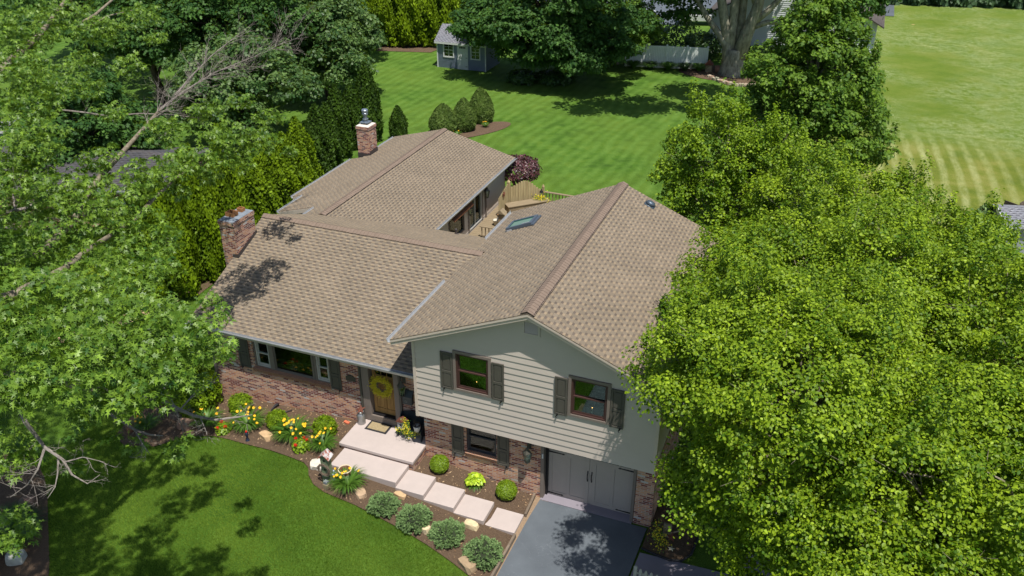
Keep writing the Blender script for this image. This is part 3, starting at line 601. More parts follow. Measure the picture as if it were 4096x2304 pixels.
m = M(); m.prism([(-15.3, 3.), (-9.2, 3.), (RX, 3.95)], 'y', 19.72, 19.84); m.build('side_wall', SIDING, house)
# wing court wall with sliding door and shaded window
WX = -9.1; SD = (15.2, 16.72, .98, 2.95); SW = (12.9, 14.62, 1.3, 2.62)
m = M(); cuts = [.4]; z = .4
while z < 2.98:
    z1 = z+.2; cc = sorted({z, z1, *[q for o in (SD, SW) for q in (o[2], o[3]) if z < q < z1]})
    for a, b in zip(cc, cc[1:]):
        zc = (a+b)/2; segs = []; cur = 10.2
        for o in sorted((SD, SW)):
            if o[2] < zc < o[3]: segs.append((cur, o[0])); cur = o[1]
        segs.append((cur, 19.85)); xa, xb = WX+.018*(z1-a)/.2, WX+.018*(z1-b)/.2
        for p, q in segs:
            m.quad((xa, p, a), (xa, q, a), (xb, q, b), (xb, p, b))
            if a == z: m.quad((WX, p, a), (WX, q, a), (xa, q, a), (xa, p, a))
    z = z1
m.build('siding_wall', SIDING, house)
def unit_x(par, name, y0, y1, z0, z1, x, mull, mat, fw=.06):
    m_ = M(); m_.box(x-.1, x+.03, y0, y0+fw, z0, z1); m_.box(x-.1, x+.03, y1-fw, y1, z0, z1); m_.box(x-.1, x+.03, y0+fw, y1-fw, z1-fw, z1); m_.box(x-.1, x+.03, y0+fw, y1-fw, z0, z0+fw)
    for k in mull: m_.box(x-.08, x+.0, k-.03, k+.03, z0+fw, z1-fw)
    w = m_.build(name, mat, par); q = M(); q.box(x-.06, x-.055, y0+fw, y1-fw, z0+fw, z1-fw); q.build('pane', GLASS, w)
    q = M(); q.quad((x-.7, y0, z0), (x-.7, y1, z0), (x-.7, y1, z1), (x-.7, y0, z1)); q.quad((x-.1, y0, z0), (x-.7, y0, z0), (x-.7, y0, z1), (x-.1, y0, z1)); q.quad((x-.1, y1, z0), (x-.1, y1, z1), (x-.7, y1, z1), (x-.7, y1, z0)); q.quad((x-.1, y0, z0), (x-.1, y1, z0), (x-.7, y1, z0), (x-.7, y0, z0)); q.quad((x-.1, y0, z1), (x-.7, y0, z1), (x-.7, y1, z1), (x-.1, y1, z1)); q.build('window_recess', ROOM, w)
unit_x(house, 'sliding_door', *SD, WX, [15.95], GREYW); unit_x(house, 'window', *SW, WX, [], TRIM)
m = M(); m.box(WX, WX+.04, SD[0]-.14, SD[0], .98, 3.02); m.box(WX, WX+.04, SD[1], SD[1]+.14, .98, 3.02); m.box(WX, WX+.04, SD[0], SD[1], 2.95, 3.02); m.box(WX+.02, WX+.1, 17.1, 17.17, .5, 3.); m.build('door_casing', TRIM, house)
m = M(); m.add([(WX, 12.7, 2.98), (WX, 14.85, 2.98), (WX+.42, 14.85, 2.62), (WX+.42, 12.7, 2.62), (WX, 12.7, 2.9), (WX, 14.85, 2.9), (WX+.42, 14.85, 2.56), (WX+.42, 12.7, 2.56)], [(0, 3, 2, 1), (4, 5, 6, 7), (3, 7, 6, 2), (0, 4, 7, 3), (1, 2, 6, 5)])
m.build('shingle_awning', wood_mat('cedar shakes', srgb(84, 52, 36), srgb(128, 86, 62), (1, 9, 6)), house)
lantern(house, WX, 15.05-.1, 2.2, 1.1, (1, 0)); lantern(house, WX, 17.0, 2.3, 1.1, (1, 0))
# chimneys
def chimney(x0, x1, y0, y1, zb, zt, mat):
    m_ = M(); m_.box(x0, x1, y0, y1, zb, zt-.14); m_.box(x0-.025, x1+.025, y0-.025, y1+.025, zt-.14, zt); c = m_.build('chimney', mat, house)
    k = M(); k.box(x0-.01, x1+.01, y0-.01, y1+.01, zt, zt+.02); 
    k.add([(x0-.01, y0-.01, zt+.02), (x1+.01, y0-.01, zt+.02), (x1+.01, y1+.01, zt+.02), (x0-.01, y1+.01, zt+.02), (x0+.1, y0+.1, zt+.07), (x1-.1, y0+.1, zt+.07), (x1-.1, y1-.1, zt+.07), (x0+.1, y1-.1, zt+.07)], [(0, 1, 5, 4), (1, 2, 6, 5), (2, 3, 7, 6), (3, 0, 4, 7), (4, 5, 6, 7)])
    return c, k
CB = brick_mat('mixed brick living chimney', 1.7, .85)
c1, k1 = chimney(-13.36, -12.72, 3.0, 4.16, .2, 6.0, CB); k1.build('cap', concrete_mat('stained cap', srgb(120, 128, 136), .3), c1)
def flue(cx, cy, w, d, z0, z1):
    m_ = M()
    for a, b, c, e in ((-w, -w+.03, -d, d), (w-.03, w, -d, d), (-w+.03, w-.03, -d, -d+.03), (-w+.03, w-.03, d-.03, d)): m_.box(cx+a, cx+b, cy+c, cy+e, z0, z1)
    m_.build('flue', CLAY, c1)
flue(-13.07, 3.42, .17, .15, 6.05, 6.22); flue(-13.0, 3.86, .11, .10, 6.05, 6.2)
m = M(); m.quad((-12.715, 2.98, 4.56), (-12.715, 4.2, 5.06), (-12.715, 4.2, 5.25), (-12.715, 2.98, 4.78)); m.quad((-12.96, 2.975, 4.56), (-12.7, 2.975, 4.56), (-12.7, 2.975, 4.78), (-12.96, 2.975, 4.74)); m.quad((-12.715, 2.98, 4.60), (-12.60, 2.98, 4.60), (-12.60, 4.2, 5.105), (-12.715, 4.2, 5.105)); m.build('flashing', FLASH, c1)
c2, k2 = chimney(-16.05, -15.36, 17., 17.76, .3, 4.86, BRICK2); k2.build('cap', concrete_mat('pale cap', srgb(202, 196, 184), .1), c2)
m = M(); m.lathe([(.16, 0), (.16, .1)], (-15.7, 17.38, 4.92), 4); m.build('flue_base', CLAY, c2)
m = M(); m.box(-15.93, -15.47, 17.15, 17.61, 5.0, 5.03); m.lathe([(.12, 0), (.12, .12), (.15, .12), (.15, .16), (.11, .17), (.11, .38), (.16, .38), (.16, .45), (.14, .47), (.14, .5), (.17, .5), (.17, .6), (.14, .64), (.02, .65)], (-15.7, 17.38, 5.03), 16); m.build('flue_cap', paint('steel flue cap', srgb(150, 160, 170), .35, .1, metal=.7), c2, smooth=False)
m = M(); zc = zl(-16.05); m.box(-16.07, -15.34, 16.98, 17., 3.1, 3.48); m.quad((-15.345, 16.97, 3.2), (-15.345, 17.78, 3.2), (-15.345, 17.78, 3.62), (-15.345, 16.97, 3.62)); m.build('flashing', FLASH, c2)
# skylight on the main roof's left slope
SKN = Matrix.Translation((-3.36, 7.25, 5.70)) @ Matrix.Rotation(-math.atan(.4215), 4, 'Y')
m = M(); m.T = SKN
for a in ((-.53, .53, -.38, -.30), (-.53, .53, .30, .38), (-.53, -.45, -.30, .30), (.42, .53, -.30, .30)): m.box(a[0], a[1], a[2], a[3], .0, .12)
m.box(-.56, -.53, -.42, .42, .0, .03); m.box(.53, .62, -.42, .42, .0, .06)
sk = m.build('skylight', paint('skylight frame', srgb(88, 98, 110), .4, .06, metal=.3), house, bev=.008)
m = M(); m.T = SKN; m.box(-.46, .44, -.31, .31, .085, .09)
gm = N('skylight glass', .03, .8); gm.b.inputs['Base Color'].default_value = (.005, .09, .05, 1); gm.b.inputs['Coat Weight'].default_value = .6; m.build('pane', gm.m, sk)
m = M(); m.T = SKN; m.tube([(.15, -.34, .14), (.45, -.34, .14)], .012, 6); m.box(-.5, -.3, -.4, -.36, -.02, .04); m.build('opener', GUT, sk)
# roof vent dome on right slope
m = M(); m.T = Matrix.Translation((.9, 8.72, 6.53)) @ Matrix.Rotation(math.atan(.4215), 4, 'Y'); m.box(-.2, .2, -.16, .16, .0, .02); m.lathe([(.17, .02), (.17, .08), (.15, .13), (.08, .16), (.01, .165)], (0, 0, 0), 16, .8); m.build('roof_vent', paint('vent blue grey', srgb(82, 94, 104), .4, .05, metal=.4), mr2, smooth=True)
# ================================================================ FOLIAGE
TPL = {
 'leaf': ([(0, 0, 0), (.34, .28, .05), (.3, .66, .03), (0, 1, -.08), (-.3, .66, .03), (-.34, .28, .05)], [(0, 1, 2, 3), (0, 3, 4, 5)]),
 'tri': ([(0, 0, 0), (.36, .5, .07), (0, 1, -.05), (-.36, .5, .07)], [(0, 1, 2, 3)]),
 'oak': ([(0, 0, 0), (0, .4, 0), (0, 1, -.1), (.10, .62, .0), (-.10, .62, .0), (.42, .30, .05), (.08, .14, 0), (-.42, .30, .05), (-.08, .14, 0), (.46, .70, .04), (-.46, .70, .04), (.09, .46, 0), (-.09, .46, 0)],
         [(0, 6, 1), (0, 1, 8), (6, 5, 11), (8, 12, 7), (6, 11, 12), (6, 12, 8), (11, 9, 3), (12, 4, 10), (11, 3, 4), (11, 4, 12), (3, 2, 4)]),
 'maple': ([(0, 0, 0), (.5, .35, .03), (.16, .42, 0), (.36, .85, 0), (0, .6, 0), (0, 1.05, -.08), (-.36, .85, 0), (-.16, .42, 0), (-.5, .35, .03)], [(0, 1, 2), (0, 2, 7), (0, 7, 8), (2, 3, 4), (7, 4, 6), (2, 4, 7), (4, 3, 5), (4, 5, 6)]),
 'spray': ([(0, 0, 0), (.3, .45, .08), (.12, 1, .0), (-.12, .92, .05), (-.3, .4, -.05)], [(0, 1, 2), (0, 2, 3), (0, 3, 4)]),
 'needle': ([(0, 0, 0), (.13, .12, 0), (.09, .9, 0), (0, 1, 0), (-.09, .9, 0), (-.13, .12, 0)], [(0, 1, 2), (0, 2, 3), (0, 3, 4), (0, 4, 5)]),
 'blade': ([(-.5, 0, 0), (.5, 0, 0), (0, 1, .25)], [(0, 1, 2)]),
}
def unit(a): return a/np.maximum(np.linalg.norm(a, axis=-1, keepdims=True), 1e-9)
def npmesh(name, V, F, tint, mat, parent):
    me = bpy.data.meshes.new(name); k = F.shape[1]; me.vertices.add(len(V)); me.vertices.foreach_set('co', V.astype(np.float32).ravel())
    me.loops.add(F.size); me.loops.foreach_set('vertex_index', F.astype(np.int32).ravel()); me.polygons.add(len(F))
    me.polygons.foreach_set('loop_start', np.arange(0, F.size, k, dtype=np.int32)); me.polygons.foreach_set('loop_total', np.full(len(F), k, dtype=np.int32))
    a = me.attributes.new('tint', 'FLOAT_VECTOR', 'POINT'); t = np.zeros((len(V), 3), np.float32); t[:, 0] = tint; a.data.foreach_set('vector', t.ravel())
    me.update(); me.validate(); me.materials.append(mat); o = bpy.data.objects.new(name, me); S.collection.objects.link(o)
    if parent: o.parent = parent
    return o
def leafcloud(name, P, Nn, T, size, tpl, mat, parent, rs, tint=None, wid=1.):
    v, f = TPL[tpl]; v = np.array(v, float); f = np.array(f); n = len(P); Nn = unit(Nn); T = unit(T-Nn*(T*Nn).sum(1, keepdims=True)); B = np.cross(T, Nn)
    size = np.broadcast_to(size, (n,))[:, None, None]
    W = P[:, None]+size*(v[None, :, 0:1]*wid*B[:, None]+v[None, :, 1:2]*T[:, None]+v[None, :, 2:3]*Nn[:, None])
    F = (f[None]+(np.arange(n)*len(v))[:, None, None]).reshape(-1, f.shape[1])
    if tint is None: tint = rs.rand(n)
    return npmesh(name, W.reshape(-1, 3), F, np.repeat(tint, len(v)), mat, parent)
def clumps(blobs, n, rs, lo=.72, low=-.35, hull=.62):
    b = np.array(blobs, float); w = (b[:, 3]*b[:, 4]*b[:, 5])**(2/3); w /= w.sum(); out = []; od = []
    while len(out) < n:
        i = rs.choice(len(b), p=w); d = unit(rs.normal(size=(1, 3)))[0]
        if d[2] < low and rs.rand() > .25: continue
        q = b[i, :3]+d*b[i, 3:]*rs.uniform(lo, 1.03); e = np.linalg.norm((q-b[:, :3])/b[:, 3:], axis=1); e[i] = 9
        if (e < hull).any(): continue
        out.append(q); od.append(unit((d/b[i, 3:])[None])[0])
    return np.array(out), np.array(od)
def foliage(name, blobs, n, cr, per, size, tpl, mat, parent, seed, lo=.72, low=-.35, shoots=.1, inner=.12, flat=.55, up=.55, droop=.5, wid=1., jit=.5):
    n = int(n*.62); per = per*1.5; rs = np.random.RandomState(seed); C, D = clumps(blobs, n, rs, lo, low, hull=.8); 
    ni = int(n*inner); CI, DI = clumps(blobs, max(ni, 1), rs, .3, -1, 0.)
    P, NN, TT, SZ, TI = [], [], [], [], []
    def emit(C, D, per, cr, size, sh):
        for c, d in zip(C, D):
            k = max(3, int(per*rs.uniform(.5, 1.4))); r = cr*rs.uniform(.6, 1.35); o = unit(rs.normal(size=(k, 3))); o[:, 2] = np.where(rs.rand(k) < .7, np.abs(o[:, 2]), o[:, 2]); o = o*rs.rand(k, 1)**.4
            shp = np.array([1, 1, flat]); shoot = rs.rand() < sh and d[2] > -.1
            if shoot: shp = np.array([.38, .38, 1.7])
            off = o*shp*r; pt = c+off+(np.array([0, 0, r*.8]) if shoot else 0)
            nn = o*.5+d*.35+np.array([0, 0, up])+rs.normal(size=(k, 3))*jit; t = o*.5+rs.normal(size=(k, 3))*.7+np.array([0, 0, -droop])
            P.append(pt); NN.append(nn); TT.append(t); SZ.append(size*rs.uniform(.65, 1.25, k)); base = rs.uniform(-.3, .25)
            TI.append(np.clip(rs.beta(2, 2, k)+base, 0, 1))
    emit(C, D, per, cr, size, shoots)
    if ni: emit(CI, DI, per*.6, cr*1.3, size*1.3, 0)
    leafcloud(name, np.concatenate(P), np.concatenate(NN), np.concatenate(TT), np.concatenate(SZ), tpl, mat, parent, rs, np.concatenate(TI), wid)
    return C
def lobes(bl, n, f, seed, sq=.8):
    """break each crown ellipsoid into boughs so that light and dark hollows show"""
    rs = np.random.RandomState(seed); out = []
    for x, y, z, a, b, c in bl:
        out.append((x, y, z, a*.62, b*.62, c*.62)); gold = 2.39996
        for i in range(n):
            w = 1-1.45*(i+.5)/n; th = gold*i+rs.uniform(-.35, .35); s = math.sqrt(max(0, 1-w*w)); k = rs.uniform(.66, 1.0); ff = f*rs.uniform(.75, 1.25)
            out.append((x+a*k*s*math.cos(th)*(1-ff*.35), y+b*k*s*math.sin(th)*(1-ff*.35), z+c*k*w*(1-ff*.3), a*ff, b*ff, c*ff*sq))
    return out
def trunk(parent, base, top, r0, r1, mat, C, nb, seed, name='trunk', fork=.35):
    """tapered trunk and limbs reaching the foliage clumps"""
    rs = random.Random(seed); m_ = M(); base, top = Vector(base), Vector(top); pts = []; n = 7
    for k in range(n+1):
        t = k/n; pts.append(base.lerp(top, t)+Vector((rs.uniform(-1, 1), rs.uniform(-1, 1), 0))*r0*.35*(0 if k == 0 else 1))
    m_.tube([pts[0]]+pts, [r0*1.45]+[r0+(r1-r0)*k/n for k in range(n+1)], 9)
    idx = list(range(len(C))); rs.shuffle(idx)
    for i in idx[:nb]:
        c = Vector(C[i]); t = rs.uniform(fork, .95); s = base.lerp(top, t); 
        if s.z > c.z: s = base.lerp(top, max(fork*.8, min(.9, (c.z-1-base.z)/max(top.z-base.z, .1))))
        mid = s.lerp(c, .5)+Vector((rs.uniform(-.2, .2), rs.uniform(-.2, .2), .12*(c-s).length)); rr = r0*.32
        m_.tube([s, s.lerp(mid, .5)+Vector((0, 0, .1)), mid, mid.lerp(c, .6), c], [rr, rr*.75, rr*.5, rr*.28, rr*.1], 5)
        for _ in range(2):
            e = c+Vector((rs.uniform(-.5, .5), rs.uniform(-.5, .5), rs.uniform(-.1, .6))); m_.tube([mid.lerp(c, .6), e], [rr*.2, rr*.05], 4)
    return m_.build(name, mat, parent, smooth=True)
# ---- leaf colours
c3 = lambda r, g_, b: (r, g_, b, 1)
LPEAR = leaf_mat('pear leaves', c3(.065, .15, .005), c3(.30, .42, .018), .38, .5, .3)
LPEAR2 = leaf_mat('bright pear leaves', c3(.07, .16, .006), c3(.27, .40, .018), .42, .5, .3)
LMAP = leaf_mat('red maple leaves', c3(.045, .12, .012), c3(.16, .27, .024), .35, .55, .28)
LMAPD = leaf_mat('dark maple leaves', c3(.018, .065, .014), c3(.075, .165, .028), .3, .6, .25)
LSIL = leaf_mat('silver maple leaves', c3(.02, .075, .014), c3(.14, .23, .06), .35, .5, .4)
LOAK = leaf_mat('oak leaves', c3(.03, .095, .010), c3(.19, .31, .03), .3, .45, .4)
LARB = leaf_mat('arborvitae sprays', c3(.04, .09, .002), c3(.19, .29, .006), .22, .6, .2)
LARBD = leaf_mat('dark arborvitae sprays', c3(.012, .035, .003), c3(.05, .10, .007), .15, .6, .2)
LYEW = leaf_mat('clipped yew', c3(.045, .085, .012), c3(.125, .185, .035), .15, .6, .25)
LSPR = leaf_mat('dwarf spruce needles', c3(.09, .17, .055), c3(.25, .37, .14), .12, .6, .3)
LBOX = leaf_mat('boxwood leaves', c3(.09, .17, .004), c3(.23, .34, .012), .25, .45, .4)
LLILY = leaf_mat('daylily blades', c3(.03, .09, .008), c3(.12, .24, .03), .3, .45, .4)
LHOS = leaf_mat('chartreuse hosta', c3(.25, .42, .01), c3(.5, .66, .04), .3, .45, .4)
LPLUM = leaf_mat('purple leaves', c3(.03, .02, .022), c3(.15, .055, .06), .15, .4, .5, (.2, .03, .02, 1))
LDSH = leaf_mat('dark shrub leaves', c3(.012, .04, .008), c3(.05, .11, .018), .25, .45, .4)
LGRASS = leaf_mat('grass blades', c3(.10, .21, .018), c3(.31, .45, .06), .35, .6, .2)
LYEL = leaf_mat('yellow green shrub', c3(.12, .20, .006), c3(.34, .42, .02), .35, .5, .3)
BARK = bark_mat('grey bark', srgb(88, 80, 66), srgb(150, 142, 122)); BARKD = bark_mat('dark bark', srgb(48, 40, 34), srgb(92, 80, 66)); BARKP = bark_mat('pale dead bark', srgb(88, 80, 74), srgb(146, 138, 130), 20)

def tree(name, label, base, top, r0, blobs, n, cr, per, size, tpl, leaf, seed, bark=None, nb=40, group=None, cat='tree', nl=13, lf=.4, **k):
    if nl: blobs = lobes(blobs, nl, lf, seed)
    t = thing(name, base, label, cat, group); b0 = np.array(base+(0, 0, 0)); bl = [(b[0]-base[0], b[1]-base[1], b[2]-base[2], b[3], b[4], b[5]) for b in blobs]
    C = foliage('crown', bl, n, cr, per, size, tpl, leaf, t, seed, **k)
    trunk(t, (0, 0, -.1), tuple(a-b for a, b in zip(top, base)), r0, r0*.35, bark or BARK, C, nb, seed)
    return t
# ---- pears along the right of the drive
PG = 'leafy green trees crowding the right side of the house'
tree('pear_tree', 'largest bright green tree overhanging the driveway and garage corner', (7.4, -1.2, 0), (7., -2., 7.5), .17, [(7.05, -2.0, 6.3, 3.75, 3.85, 3.6), (8.4, -4.4, 4.9, 2.5, 2.5, 2.4), (4.7, -.9, 7.2, 1.3, 1.7, 1.4)], 2000, .42, 100, .078, 'leaf', LPEAR, 11, nb=110, group=PG, shoots=.12)
tree('pear_tree', 'green tree against the right roof slope behind the tree over the driveway', (7.6, 4.6, .1), (7.5, 4.4, 7.), .16, [(7.4, 4.2, 5.7, 3.6, 3.6, 3.3), (4.6, 2.2, 7.2, 1.4, 2.0, 1.3)], 1350, .45, 88, .085, 'leaf', LPEAR, 12, nb=70, group=PG)
tree('pear_tree', 'green tree beyond the right roof slope, below the tall maple', (8., 10.4, .3), (8, 10, 6.5), .15, [(7.8, 10, 5.3, 3.6, 3.4, 3.1), (4.9, 8.8, 5.2, 1.3, 1.5, 1.5)], 900, .46, 74, .095, 'leaf', LPEAR, 13, nb=50, group=PG)
tree('pear_tree', 'rounded green tree at the right edge of the photo beside the grey shed roof', (12.4, 3.8, .1), (12.3, 3.8, 6.5), .16, [(12.2, 3.4, 5.4, 3.8, 3.8, 3.3)], 1000, .46, 90, .085, 'leaf', LPEAR, 14, nb=50, group=PG)
tree('pear_tree', 'green tree filling the bottom right corner of the photo', (11.2, -4, 0), (11.2, -3.8, 7.), .16, [(11.4, -3.6, 5.9, 3.6, 3.6, 3.3)], 1350, .42, 96, .08, 'leaf', LPEAR, 15, nb=60, group=PG)
tree('pear_tree', 'green tree bordering the striped field on the right', (11., 10.8, .4), (11.1, 10.8, 6.), .14, [(11.2, 10.6, 4.7, 2.6, 2.6, 2.5)], 560, .44, 70, .1, 'leaf', LPEAR, 16, nb=40, group=PG)
tree('pear_tree', 'yellow green open tree standing behind the far end of the main roof', (3.1, 13.4, .5), (2.8, 13., 8.), .13, [(2.7, 13, 4.8, 2.5, 2.4, 3.2), (2.3, 12.8, 7.3, 1.5, 1.4, 2.1), (4.4, 13.5, 6.2, 1.5, 1.4, 2.4)], 760, .42, 60, .105, 'leaf', LPEAR2, 17, nb=70, shoots=.4)
tree('maple_tree', 'tall cone shaped maple between the lawn and the striped field', (5.3, 23.4, .5), (5.2, 23, 10.), .2, [(5.1, 23, 4.6, 3.7, 3.5, 3.5), (5.1, 23, 7.6, 3.0, 2.8, 2.8), (5.2, 23, 10., 1.7, 1.6, 2.)], 1100, .5, 66, .15, 'maple', LMAP, 18, nb=60, shoots=.3, droop=1.1)
tree('maple_tree', 'broad dark green maple shading the right half of the blue shed', (-14.6, 45, .6), (-14.8, 44.6, 7), .3, [(-15.0, 44.2, 4.8, 7.2, 5.0, 4.0), (-12.5, 42.2, 3.3, 4.0, 2.8, 2.4), (-18.4, 42., 4.3, 3.2, 2., 1.8)], 1400, .65, 66, .21, 'maple', LMAPD, 19, bark=BARKD, nb=40, droop=.9)
tree('maple_tree', 'shorter green maple left of the white fence', (-11.2, 50, .6), (-11, 50, 4.5), .15, [(-10.8, 49.8, 3.2, 2.6, 2.2, 2.2)], 260, .6, 55, .24, 'maple', LMAP, 20, nb=20)
# ---- big multi stemmed tree
bt = thing('beech_tree', (-1.9, 50.2, .6), 'massive grey tree with several thick leaning stems in front of the white house', 'tree')
m = M()
for pts, rr in [([(0, 0, -.2), (0, 0, .3), (0, 0, 1.2), (0, 0, 2.)], [1.3, 1.0, .82, .74]), ([(-.45, -.1, .9), (-.6, -.1, 2.2), (-1.2, .0, 2.9), (-2.4, .1, 4.2), (-3.4, .2, 5.6), (-4.2, .2, 6.4)], [.45, .36, .27, .22, .19, .12]),
                ([(-.4, .1, 1.4), (-.75, .1, 3.), (-1.3, .1, 5.), (-1.9, .2, 7.2), (-2.2, .3, 10)], [.5, .4, .36, .3, .2]), ([(-.3, .1, 1.6), (-.4, .2, 3.4), (-.45, .3, 6), (-.8, .5, 10)], [.42, .36, .32, .2]), ([(.0, .3, 1.6), (.15, .7, 4), (.1, .9, 7), (.2, .9, 10)], [.38, .32, .28, .2]),
                ([(.35, 0, 1.4), (.75, 0, 3.2), (1.25, .1, 5.), (1.5, .1, 7), (1.9, .1, 10)], [.6, .5, .42, .34, .22]), ([(1.0, 0, 4.), (2.0, .1, 4.9), (3.1, .2, 6.3), (4.4, .2, 8.6)], [.28, .24, .2, .12]), ([(1.0, .0, 3.7), (2.2, .1, 4.2), (3.9, .1, 4.35)], [.24, .19, .13]), ([(1.25, .1, 5.2), (.6, .2, 6.6), (.1, .2, 9)], [.26, .2, .15])]: m.tube(pts, rr, 10)
m.build('trunk', bark_mat('beech bark', srgb(96, 92, 78), srgb(156, 152, 134), 5), bt, smooth=True)
C = foliage('crown', [(0, .5, 10.5, 7.5, 5, 2.6), (8.2, 1.5, 6.8, 2.6, 2.6, 2.3), (-5., .5, 6.6, 2.6, 2.2, 1.9), (-4.3, 1.2, 4.4, 2.4, 1.2, 1.2), (-2.2, -13.5, 11.2, 2.6, 2.2, 1.4), (-6.4, -10.5, 10.8, 2.6, 2., 1.4), (1., -8.5, 10.6, 2.6, 2.2, 1.4), (-5.4, -15., 11., 1.8, 1.8, 1.1), (2.6, -12.5, 11.2, 2, 1.6, 1.2)], 900, .72, 56, .23, 'leaf', LMAPD, bt, 21, low=-1., inner=.4)
# ---- silver maples far left
SG = 'tall maples behind the left side of the house'
for i, (lab, b, bl, n_) in enumerate([('silvery leaved maple drooping over the lawn beside the small arborvitae', (-28, 33, .5), [(-27.4, 33, 4.8, 3.3, 3.4, 3.4), (-25.9, 31., 3.4, 2.0, 2.1, 2.1)], 430),
                               ('dark maple directly behind the bare dead oak branch', (-31, 29, .5), [(-31, 28.6, 6.5, 4.6, 4.4, 4.6)], 420), ('tall dark maple with two trunks showing at the top left', (-39, 40, .5), [(-39, 40, 9.5, 6, 5, 4.)], 360),
                               ('maple at the top edge left of the tall hedge', (-32, 43, .5), [(-33, 42, 7.5, 4.6, 4.6, 4.6)], 400), ('dark maple above the left arborvitae row', (-27, 22.5, .5), [(-26.6, 22.4, 4.2, 3.8, 3.6, 3.2)], 330),
                               ('maple at the top left corner behind the oak', (-50, 36, .3), [(-50, 36, 8, 6, 5, 5)], 320), ('maple in deep shade far left behind the oak limbs', (-38, 27, .3), [(-37.5, 27, 5.6, 4.6, 4, 3.8)], 300),
                               ('maple farthest back at the top left', (-46, 56, .5), [(-46, 56, 8, 7, 5, 5)], 260), ('low maple between the neighbour roof and the lit lawn at the left', (-31, 14, .4), [(-31, 13.6, 3.6, 3.6, 3, 2.8)], 260), ('shaded maple in the upper left behind the thick oak limb', (-47, 30, .3), [(-47, 30, 5.6, 6, 4.6, 4.8)], 320), ('deep green maple above the dead oak twigs at the upper left', (-34, 33.5, .4), [(-34, 33.5, 5.5, 4.6, 4, 4.6)], 330)]):
    tree('silver_maple', lab, b, (b[0]+.2, b[1]-.2, bl[0][2]+1), .3, bl, int(n_*1.15), .68, 64, .2, 'maple', LSIL if i in (0, 3, 4) else LMAPD, 30+i, bark=BARKD, nb=22, group=SG, droop=.9)
# ---- the oak on the left
oak = thing('oak_tree', (-14.8, -8., .1), 'large oak with lobed leaves and bare dead limbs over the left front lawn', 'tree')
oo = np.array([-14.8, -8., .1])
def oak_leaves():
    rs = np.random.RandomState(5); P, NN, TT, SZ, TI = [], [], [], [], []
    for x, y, z, r in OAK:
        k = max(6, int(200*r*r)); d = unit(rs.normal(size=(k, 3))); q = np.array([x, y, z])+d*rs.rand(k, 1)**.4*np.array([r, r, r*.55])*1.12
        for c in q:
            a0 = rs.rand()*6.28; n = rs.randint(5, 8); tb = rs.uniform(-.2, .25); ax = unit(np.array([[0, 0, 1.]])+rs.normal(size=(1, 3))*.5)[0]
            for j in range(n):
                a = a0+6.28*j/n+rs.uniform(-.3, .3); dr = np.array([math.cos(a), math.sin(a), rs.uniform(-1.15, -.05)]); P.append(c+dr*.02); TT.append(dr); NN.append(ax+dr*.4); SZ.append(rs.uniform(.12, .19)); TI.append(min(1, max(0, rs.beta(2, 2)+tb)))
    leafcloud('crown', np.array(P)-oo, np.array(NN), np.array(TT), np.array(SZ), 'oak', LOAK, oak, rs, np.array(TI), .68)
